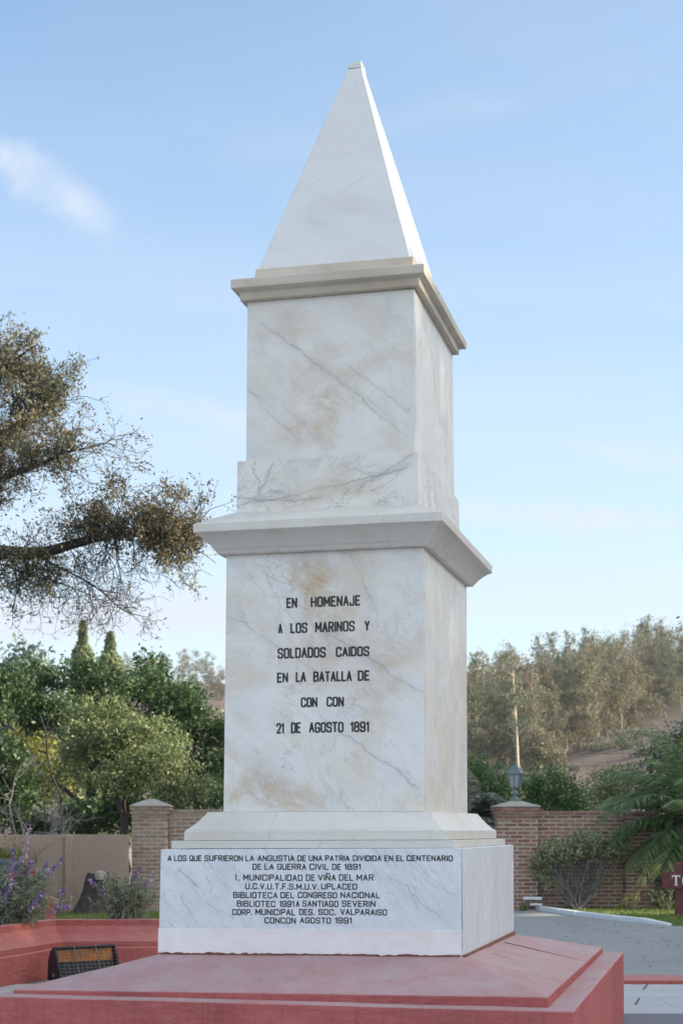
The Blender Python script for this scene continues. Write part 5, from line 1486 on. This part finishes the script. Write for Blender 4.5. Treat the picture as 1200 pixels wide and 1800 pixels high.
for k in range(30):
    az = rng.uniform(0, 2 * np.pi); el = R(rng.uniform(-5, 80)) if math.cos(az) < 0.1 else R(rng.uniform(42, 82))
    specs.append((az, el, rng.uniform(1.8, 2.4), rng.uniform(0.05, 0.13) * (1 if math.cos(az) < 0.1 else 0.6)))
specs += [(R(180), R(40), 2.35, 0.135), (R(185), R(28), 2.2, 0.14), (R(172), R(55), 2.3, 0.11), (R(190), R(8), 2.0, 0.13), (R(200), R(48), 2.2, 0.15), (R(178), R(70), 2.2, 0.08), (R(195), R(-5), 1.8, 0.12), (R(210), R(15), 2.0, 0.14)]
palm('feather_palm', (7.05, 30.05, 0), 1.6, specs, 'wide green feather palm with arching fronds over the brick wall, right edge', nleaf=70, width=0.034, ll=0.50)
specs = [(rng.uniform(0, 2 * np.pi), R(rng.uniform(10, 80)), rng.uniform(0.9, 1.4), rng.uniform(0.12, 0.22)) for _ in range(26)] + [(R(20), R(50), 1.2, 0.2), (R(10), R(35), 1.1, 0.22)]
palm('fan_palm', (2.95, 36, 0), 1.75, specs, 'small grey tinted palm behind the gate left of the lantern', 'palm_grey', 0.3, nleaf=44)
# pampas clump at the right edge
pg = empty('pampas_grass', (7.35, 31.8, 0)); tag(pg, 'upright pampas grass clump with one pale plume behind the palm', 'ornamental grass')
tb = Tubes()
n = 260
LV, LF = [], []
for k in range(n):
    a = rng.uniform(0, 2 * np.pi); h_ = rng.uniform(1.4, 2.7); out = rng.uniform(0.15, 0.9)
    p0 = np.array([rng.normal() * 0.12, rng.normal() * 0.12, 0.0]); m = 7
    s = np.array([-math.sin(a), math.cos(a), 0]) * 0.012
    for j in range(m):
        t = j / (m - 1)
        q = p0 + np.array([math.cos(a) * out * t ** 1.8, math.sin(a) * out * t ** 1.8, h_ * (t - 0.28 * t ** 3 * out)])
        w = 1.0 - 0.85 * t
        LV += [q - s * w, q + s * w]
        if j: b0_ = len(LV) - 4; LF.append((b0_, b0_ + 1, b0_ + 3, b0_ + 2))
obj_np('blades', LV, LF, M['palm'], pg)
p = np.array(at(1188, 1345, 31.8)) - np.array(pg.location)
tb.add(arc((0, 0, 0), p, 0.1, 7), 0.008, 0.004, 4); tb.build('stalk', M['salvia_stem'], pg)
m = 420; t = rng.random(m)
C = p + np.stack([rng.normal(size=m) * 0.045 * np.sin(np.pi * (0.15 + 0.8 * t)) - 0.10 * t, rng.normal(size=m) * 0.05, -0.16 + 0.38 * t], 1)
V, F = leaf_quads(C, 0.07, None, 0, -0.6, 0.25); obj_np('plume', V, F, M['plume'], pg)

# leggy shrub in front of the right wall
ls = empty('leggy_shrub', at(1015, 1588, 30.0)[:2] + (0,)); tag(ls, 'leggy shrub with bare stems below and dusty leaves on top, before the brick wall', 'shrub')
tb = Tubes(); K = []
L0 = np.array(ls.location)
for k in range(46):
    t = k / 45
    u = 950 + 148 * t + rng.normal() * 5
    topv = 1480 + 16 * abs(t - 0.65) * 2 + rng.normal() * 8 + (24 if t < 0.08 else 0)
    tip = np.array(at(u, topv, 30.0 + rng.normal() * 0.12)) - L0
    P = bent((rng.normal() * 0.06, rng.normal() * 0.04, 0), tip, 7, 0.045); P[1:-1, 2] -= 0.1 * np.sin(np.linspace(0, np.pi, 7))[1:-1]
    P[:, 1] = np.minimum(P[:, 1], 0.28)
    tb.add(P, 0.013, 0.004, 4); K.append(P[-1])
    for j in range(3):
        q = P[rng.integers(3, 6)]; tb.add(bent(q, q + rng.normal(size=3) * np.array([0.18, 0.06, 0.12]) + np.array([0, 0, 0.16]), 4, 0.1), 0.006, 0.003, 4)
tb.build('stems', M['bark_grey'], ls)
K = np.array(K)
idx = rng.integers(0, len(K), 900)
cc = K[idx] + rng.normal(size=(900, 3)) * np.array([0.08, 0.08, 0.075]) - np.array([0, 0, 0.04])
ii = np.repeat(np.arange(900), 8)
C = cc[ii] + rng.normal(size=(len(ii), 3)) * 0.035
V, F = leaf_quads(C, 0.065, np.tile([0, -0.5, 0.8], (len(C), 1)), 0.4, 0, 0.5); obj_np('foliage', V, F, M['privet'], ls)

# weeds by the wall and pillar
def weed(p, h, label, n=9, mat='olive_leaf', grp='weeds growing along the foot of the right wall'):
    root = empty('weed', (p.x, p.y, 0)); tag(root, label, 'weed', grp)
    tb = Tubes(); LC_ = []
    for k in range(n):
        tip = np.array([rng.normal() * h * 0.32, rng.normal() * h * 0.2, h * rng.uniform(0.5, 1.0)])
        P = bent((0, 0, 0), tip, 5, 0.05); tb.add(P, 0.007, 0.003, 4)
        LC_.append(P[rng.integers(1, 5, 12)] + rng.normal(size=(12, 3)) * 0.025)
    tb.build('stems', M['salvia_stem'], root)
    C_ = np.concatenate(LC_); V_, F_ = leaf_quads(C_, 0.05, None, 0, 0, 0.5); obj_np('foliage', V_, F_, M[mat], root)
weed(at(1112, 1592, 29.6), 0.42, 'tall pale weed in sun at the foot of the narrow brick pillar', 9, 'yellow_leaf')
weed(at(1085, 1590, 29.6), 0.26, 'short weed between the leggy shrub and the narrow pillar', 7, 'yellow_leaf')
weed(at(1172, 1590, 29.5), 0.5, 'green weed beside the posts of the wooden sign', 16, 'green_leaf')
weed(at(1155, 1588, 30.0), 0.55, 'dark weed in the corner right of the narrow pillar', 16, 'green_leaf')
weed(at(920, 1598, 29.9), 0.14, 'small dark weed at the foot of the lantern pillar', 10)

# ---- hill forest
def euc(seed, h, mat, bare_to=0.25, full=1.0, n=4200, leaf=0.33, bark='bark_euc', tr=0.15):
    root = empty('eucalyptus', (0, 0, 0))
    blobs = []
    nb_ = int(12 * full) + 6
    for k in range(nb_):
        t = bare_to + (1 - bare_to) * (k + 0.5) / nb_
        wd = h * 0.115 * full * math.sin(math.pi * min(0.97, 0.18 + 0.78 * (t - bare_to) / (1 - bare_to))) + 0.25
        blobs.append((rng.normal() * wd * 0.62, rng.normal() * wd * 0.62, h * t + rng.normal() * 0.3, wd * rng.uniform(0.45, 0.85), wd * rng.uniform(0.45, 0.85), h * 0.085 * rng.uniform(0.7, 1.4)))
    C, Nn, K = blob_points(blobs, n, 10, 0.26, 0.2)
    V, F = leaf_quads(C, leaf, Nn, 0.3, 1.0, 0.42)
    obj_np('crown', V, F, M[mat], root)
    tb = Tubes()
    P = bent((0, 0, -1.0), (rng.normal() * 0.5, rng.normal() * 0.5, h * 0.95), 9, 0.012); tb.add(P, tr, 0.02, 6)
    for b in blobs: tb.add(bent(P[min(8, max(1, int(9 * b[2] / h) - 1))], b[:3], 4, 0.06), 0.06 if tr < 0.2 else 0.03, 0.02, 4)
    tb.build('trunk', M[bark], root)
    return root
protos = [euc(1, 15, 'euc_leaf', 0.10, 1.1), euc(2, 14, 'euc_leaf2', 0.06, 1.25), euc(3, 16, 'euc_leaf', 0.2, 0.9), euc(4, 12, 'euc_leaf', 0.04, 1.3), euc(5, 15, 'euc_leaf2', 0.15, 0.85), euc(6, 13, 'euc_leaf', 0.08, 1.1)]
EL = ['olive brown eucalyptus of the wooded hillside beyond the wall', 'greyish green eucalyptus of the wooded hillside beyond the wall']
spots = []
tries = 0
while len(spots) < 230 and tries < 6000:
    tries += 1
    y = random.uniform(172, 300); x = y * random.uniform(0.045, 0.275)
    u = 600 + 2762 * x / y
    yf = 176 + max(0, u - 985) * 0.31          # the bare slope opens to the right
    if y < yf: continue
    if any((x - a) ** 2 + (y - b_) ** 2 < 2.2 ** 2 for a, b_, _ in spots): continue
    spots.append((x, y, random.randrange(6)))
spots.sort(key=lambda s: s[1])
used = [False] * 6
for x, y, k in spots:
    o = protos[k] if not used[k] else copy_tree(protos[k])
    used[k] = True
    s = random.uniform(0.68, 1.06) * (0.92 if y < 200 else 1.0) * (0.93 if u > 1050 else 1.0)
    o.location = (x, y, float(hz(x, y)) - 0.1)
    o.rotation_euler = (random.uniform(-0.03, 0.03), random.uniform(-0.03, 0.03), random.uniform(0, 6.28)); o.scale = (s * random.uniform(0.85, 1.2), s * random.uniform(0.85, 1.2), s)
    tag(o, EL[0 if k in (0, 2, 3, 5) else 1], 'tree', 'eucalyptus trees on the hillside')
# the slender tall one in front, and the broad golden one
p = at(909, 1345, 148); zb = float(hz(p.x, 148)) - 0.3; ht = at(0, 1162, 148).z - zb
o = empty('eucalyptus', (p.x, 148, zb)); tag(o, 'slender eucalyptus with a long bare pale trunk rising above the lantern', 'tree')
tb = Tubes()
P = np.array([(0.12, 0, 0), (0.10, 0, ht * 0.15), (0.0, 0, ht * 0.3), (-0.06, 0.05, ht * 0.45), (-0.16, 0, ht * 0.6), (-0.30, 0, ht * 0.75), (-0.42, 0, ht * 0.9), (-0.35, 0, ht * 0.97)])
tb.add(P, 0.17, 0.03, 7)
bl = []
for k in range(16):
    t = rng.uniform(0.50, 0.98); wd = 1.9 * math.sin(math.pi * min(0.96, 0.2 + 0.8 * (t - 0.5) / 0.5)) + 0.2
    c = np.array([-0.3 + rng.normal() * wd * 0.55, rng.normal() * wd * 0.5, ht * t])
    bl.append((c[0], c[1], c[2], wd * 0.42, wd * 0.42, 0.55)); tb.add(bent(P[min(7, int(t * 7))], c, 4, 0.06), 0.035, 0.012, 4)
tb.build('trunk', M['bark_white'], o)
C, Nn, K = blob_points(bl, 1900, 10, 0.2, 0.2); V, F = leaf_quads(C, 0.26, Nn, 0.3, 1.0, 0.42); obj_np('crown', V, F, M['euc_leaf2'], o)
p = at(948, 1345, 166); zb = float(hz(p.x, 166))
b0 = (p.x, 166, zb)
blob_tree('golden_tree', 'broad golden olive tree low on the hillside, right of the slender eucalyptus', 'tree', b0,
          [(0.2, 0, 3.6, 2.1, 2, 1.9), (-1.0, 0, 3.0, 1.6, 1.5, 1.8), (1.2, 0, 2.6, 1.5, 1.4, 1.6), (0, 0, 1.8, 2.0, 1.6, 1.4)], 2600, 0.34, 'euc_leaf', 'bark_euc', trunk_r=0.16, spread=0.3)
# dry scrub on the open slope
pb = empty('hillside_scrub', (0, 0, 0))
C, Nn, K = blob_points([(0, 0, 0.7, 1.5, 1.3, 0.9), (1.2, 0.3, 0.5, 1.0, 1.0, 0.7), (-1.1, 0.2, 0.5, 1.1, 0.9, 0.6)], 700, 10, 0.25, 0.3)
V, F = leaf_quads(C, 0.32, Nn, 0.4, 0, 0.45); obj_np('foliage', V, F, M['euc_leaf2'], pb)
first = True; cnt = 0; tries = 0
while cnt < 46 and tries < 4000:
    tries += 1
    y = random.uniform(105, 240); x = y * random.uniform(0.06, 0.26); u = 600 + 2762 * x / y
    if y > 178 + max(0, u - 985) * 0.31: continue
    if u > 960 and mnoise.noise((x * 0.07, y * 0.05, 0)) < 0.05: continue
    o = pb if first else copy_tree(pb); first = False; cnt += 1
    s = random.uniform(0.5, 1.4); o.location = (x, y, float(hz(x, y)) - 0.1); o.scale = (s, s, s * random.uniform(0.7, 1.3)); o.rotation_euler = (0, 0, random.uniform(0, 6.28))
    tag(o, 'low dusty green scrub bush on the bare brown slope below the forest', 'bush', 'scrub bushes on the hillside')
# far left hilltop trees
for k in range(26):
    o = copy_tree(protos[k % 6]); y = random.uniform(360, 440); x = y * random.uniform(-0.20, -0.05)
    s = random.uniform(0.35, 0.7); o.location = (x, y, float(hz(x, y)) - 0.1); o.scale = (s * 1.4, s * 1.4, s); o.rotation_euler = (0, 0, random.uniform(0, 6.28))
    tag(o, 'small distant tree on the hazy hilltop left of the monument', 'tree', 'trees on the far left hilltop')

# utility wire across the hillside
up = []
for u, nm in ((600, 'pole behind the monument'), (1330, 'pole beyond the right edge')):
    p = at(u, 1318, 95)
    ro = empty('utility_pole', (p.x, 95, -0.3)); tag(ro, 'plain wooden utility ' + nm, 'utility pole', 'utility poles below the hill')
    bm = bmesh.new(); add_lathe(bm, [(0.13, 0), (0.09, 6.9)], 10); obj_bm('pole', bm, M['bark'], ro, True)
    bm = bmesh.new(); add_box(bm, -0.05, 0.05, -0.7, 0.7, 6.3, 6.42, 0.01); obj_bm('crossarm', bm, M['bark'], ro)
    up.append(p)
tb = Tubes(); P = arc(up[0], up[1], -0.25, 14); tb.add(P, 0.012, 0.012, 4); P = arc(up[0] + Vector((0, 0.6, -0.6)), up[1] + Vector((0, 0.6, -0.7)), -0.3, 14); tb.add(P, 0.012, 0.012, 4)
tag(tb.build('utility_wire', M['wire']), 'thin dark utility wires crossing in front of the wooded hill', 'wire')

# ---- the trees to the right that throw the shade
def shade_tree(x, y, h, r, label, leaf=0.20, n=7000, extra=(), keepf=None):
    base = (x, y, 0)
    bl = [(0, 0, h - r * 0.8, r * 0.9, r * 0.9, r * 0.8), (r * 0.45, r * 0.3, h * 0.55, r * 0.85, r * 0.85, r * 0.9), (-r * 0.4, -r * 0.35, h * 0.55, r * 0.8, r * 0.8, r * 0.85), (0.1 * r, -r * 0.5, h * 0.36, r * 0.8, r * 0.8, r * 0.8), (0, r * 0.5, h * 0.36, r * 0.8, r * 0.8, r * 0.8), (0, 0, h * 0.2, r * 0.85, r * 0.85, r * 0.6)] + list(extra)
    return blob_tree('shade_tree', label, 'tree', base, bl, n, leaf, 'dark_leaf', 'bark_dark', 'tall trees along the right side', 0.22, h * 0.5, 0.3, twigs=60, keepf=keepf)
def gap(Cw):
    # leaves cut away along the sun's rays to lay one long streak on the lawn
    t = Cw[:, 2] / math.tan(SUN_EL)
    gx, gy = Cw[:, 0] - t * math.cos(SUN_AZ), Cw[:, 1] - t * math.sin(SUN_AZ)
    hole = (gx > 3.2) & (gx < 8.0) & (gy > 28.1) & (gy < 30.1)
    hole |= (gx > 2.9) & (gx < 4.1) & (gy > 27.9) & (gy < 28.9)
    return ~hole
names = ['nearest the camera', 'second from the camera', 'level with the pavement', 'level with the monument', 'just past the monument', 'level with the planter', 'level with the road', 'opposite the middle of the road',
         'opposite the far kerb', 'opposite the lawn', 'opposite the brick pillars', 'just past the brick wall', 'beyond the wall', 'farthest along']
for k, nm in enumerate(names):
    y = -5 + 4.3 * k
    h_ = np.interp(y, [-5, 12, 20, 26, 28.5, 34, 44, 52], [21.0, 20.6, 20.4, 19.6, 18.2, 18.2, 19, 19])
    shade_tree(38 + random.uniform(-1.5, 1.5), y, h_, 4.7, 'tall dense tree of the shading row at right, ' + nm, 0.58, 16000, keepf=gap)
shade_tree(44.5, 7.6, 22.0, 4.8, 'unseen tree added to thicken the shading row, level with the monument', 0.58, 12000, keepf=gap)  # two unseen trees added to keep stray sun off the right faces
shade_tree(44.5, 12.2, 21.8, 4.8, 'unseen tree added to thicken the shading row, level with the planter', 0.58, 12000, keepf=gap)
shade_tree(11.3, 36.0, 7.9, 3.2, 'dark tree behind the brick wall whose twigs reach into view at the right edge', 0.10, 15000)

# ------------------------------------------------------------------ air
bm = bmesh.new(); add_box(bm, -425, 425, -95, 645, -2.0, 62)
hm = bpy.data.materials.new('haze'); hm.use_nodes = True
hn, hl = hm.node_tree.nodes, hm.node_tree.links
hn.clear()
ho = hn.new('ShaderNodeOutputMaterial'); hv = hn.new('ShaderNodeVolumePrincipled')
hv.inputs['Color'].default_value = (0.92, 0.95, 1.0, 1); hv.inputs['Density'].default_value = 0.00020; hv.inputs['Anisotropy'].default_value = 0.1
hl.new(hv.outputs[0], ho.inputs['Volume'])
tag(obj_bm('haze', bm, hm), 'thin pale haze in the air before the far hillside', 'haze', kind='stuff')
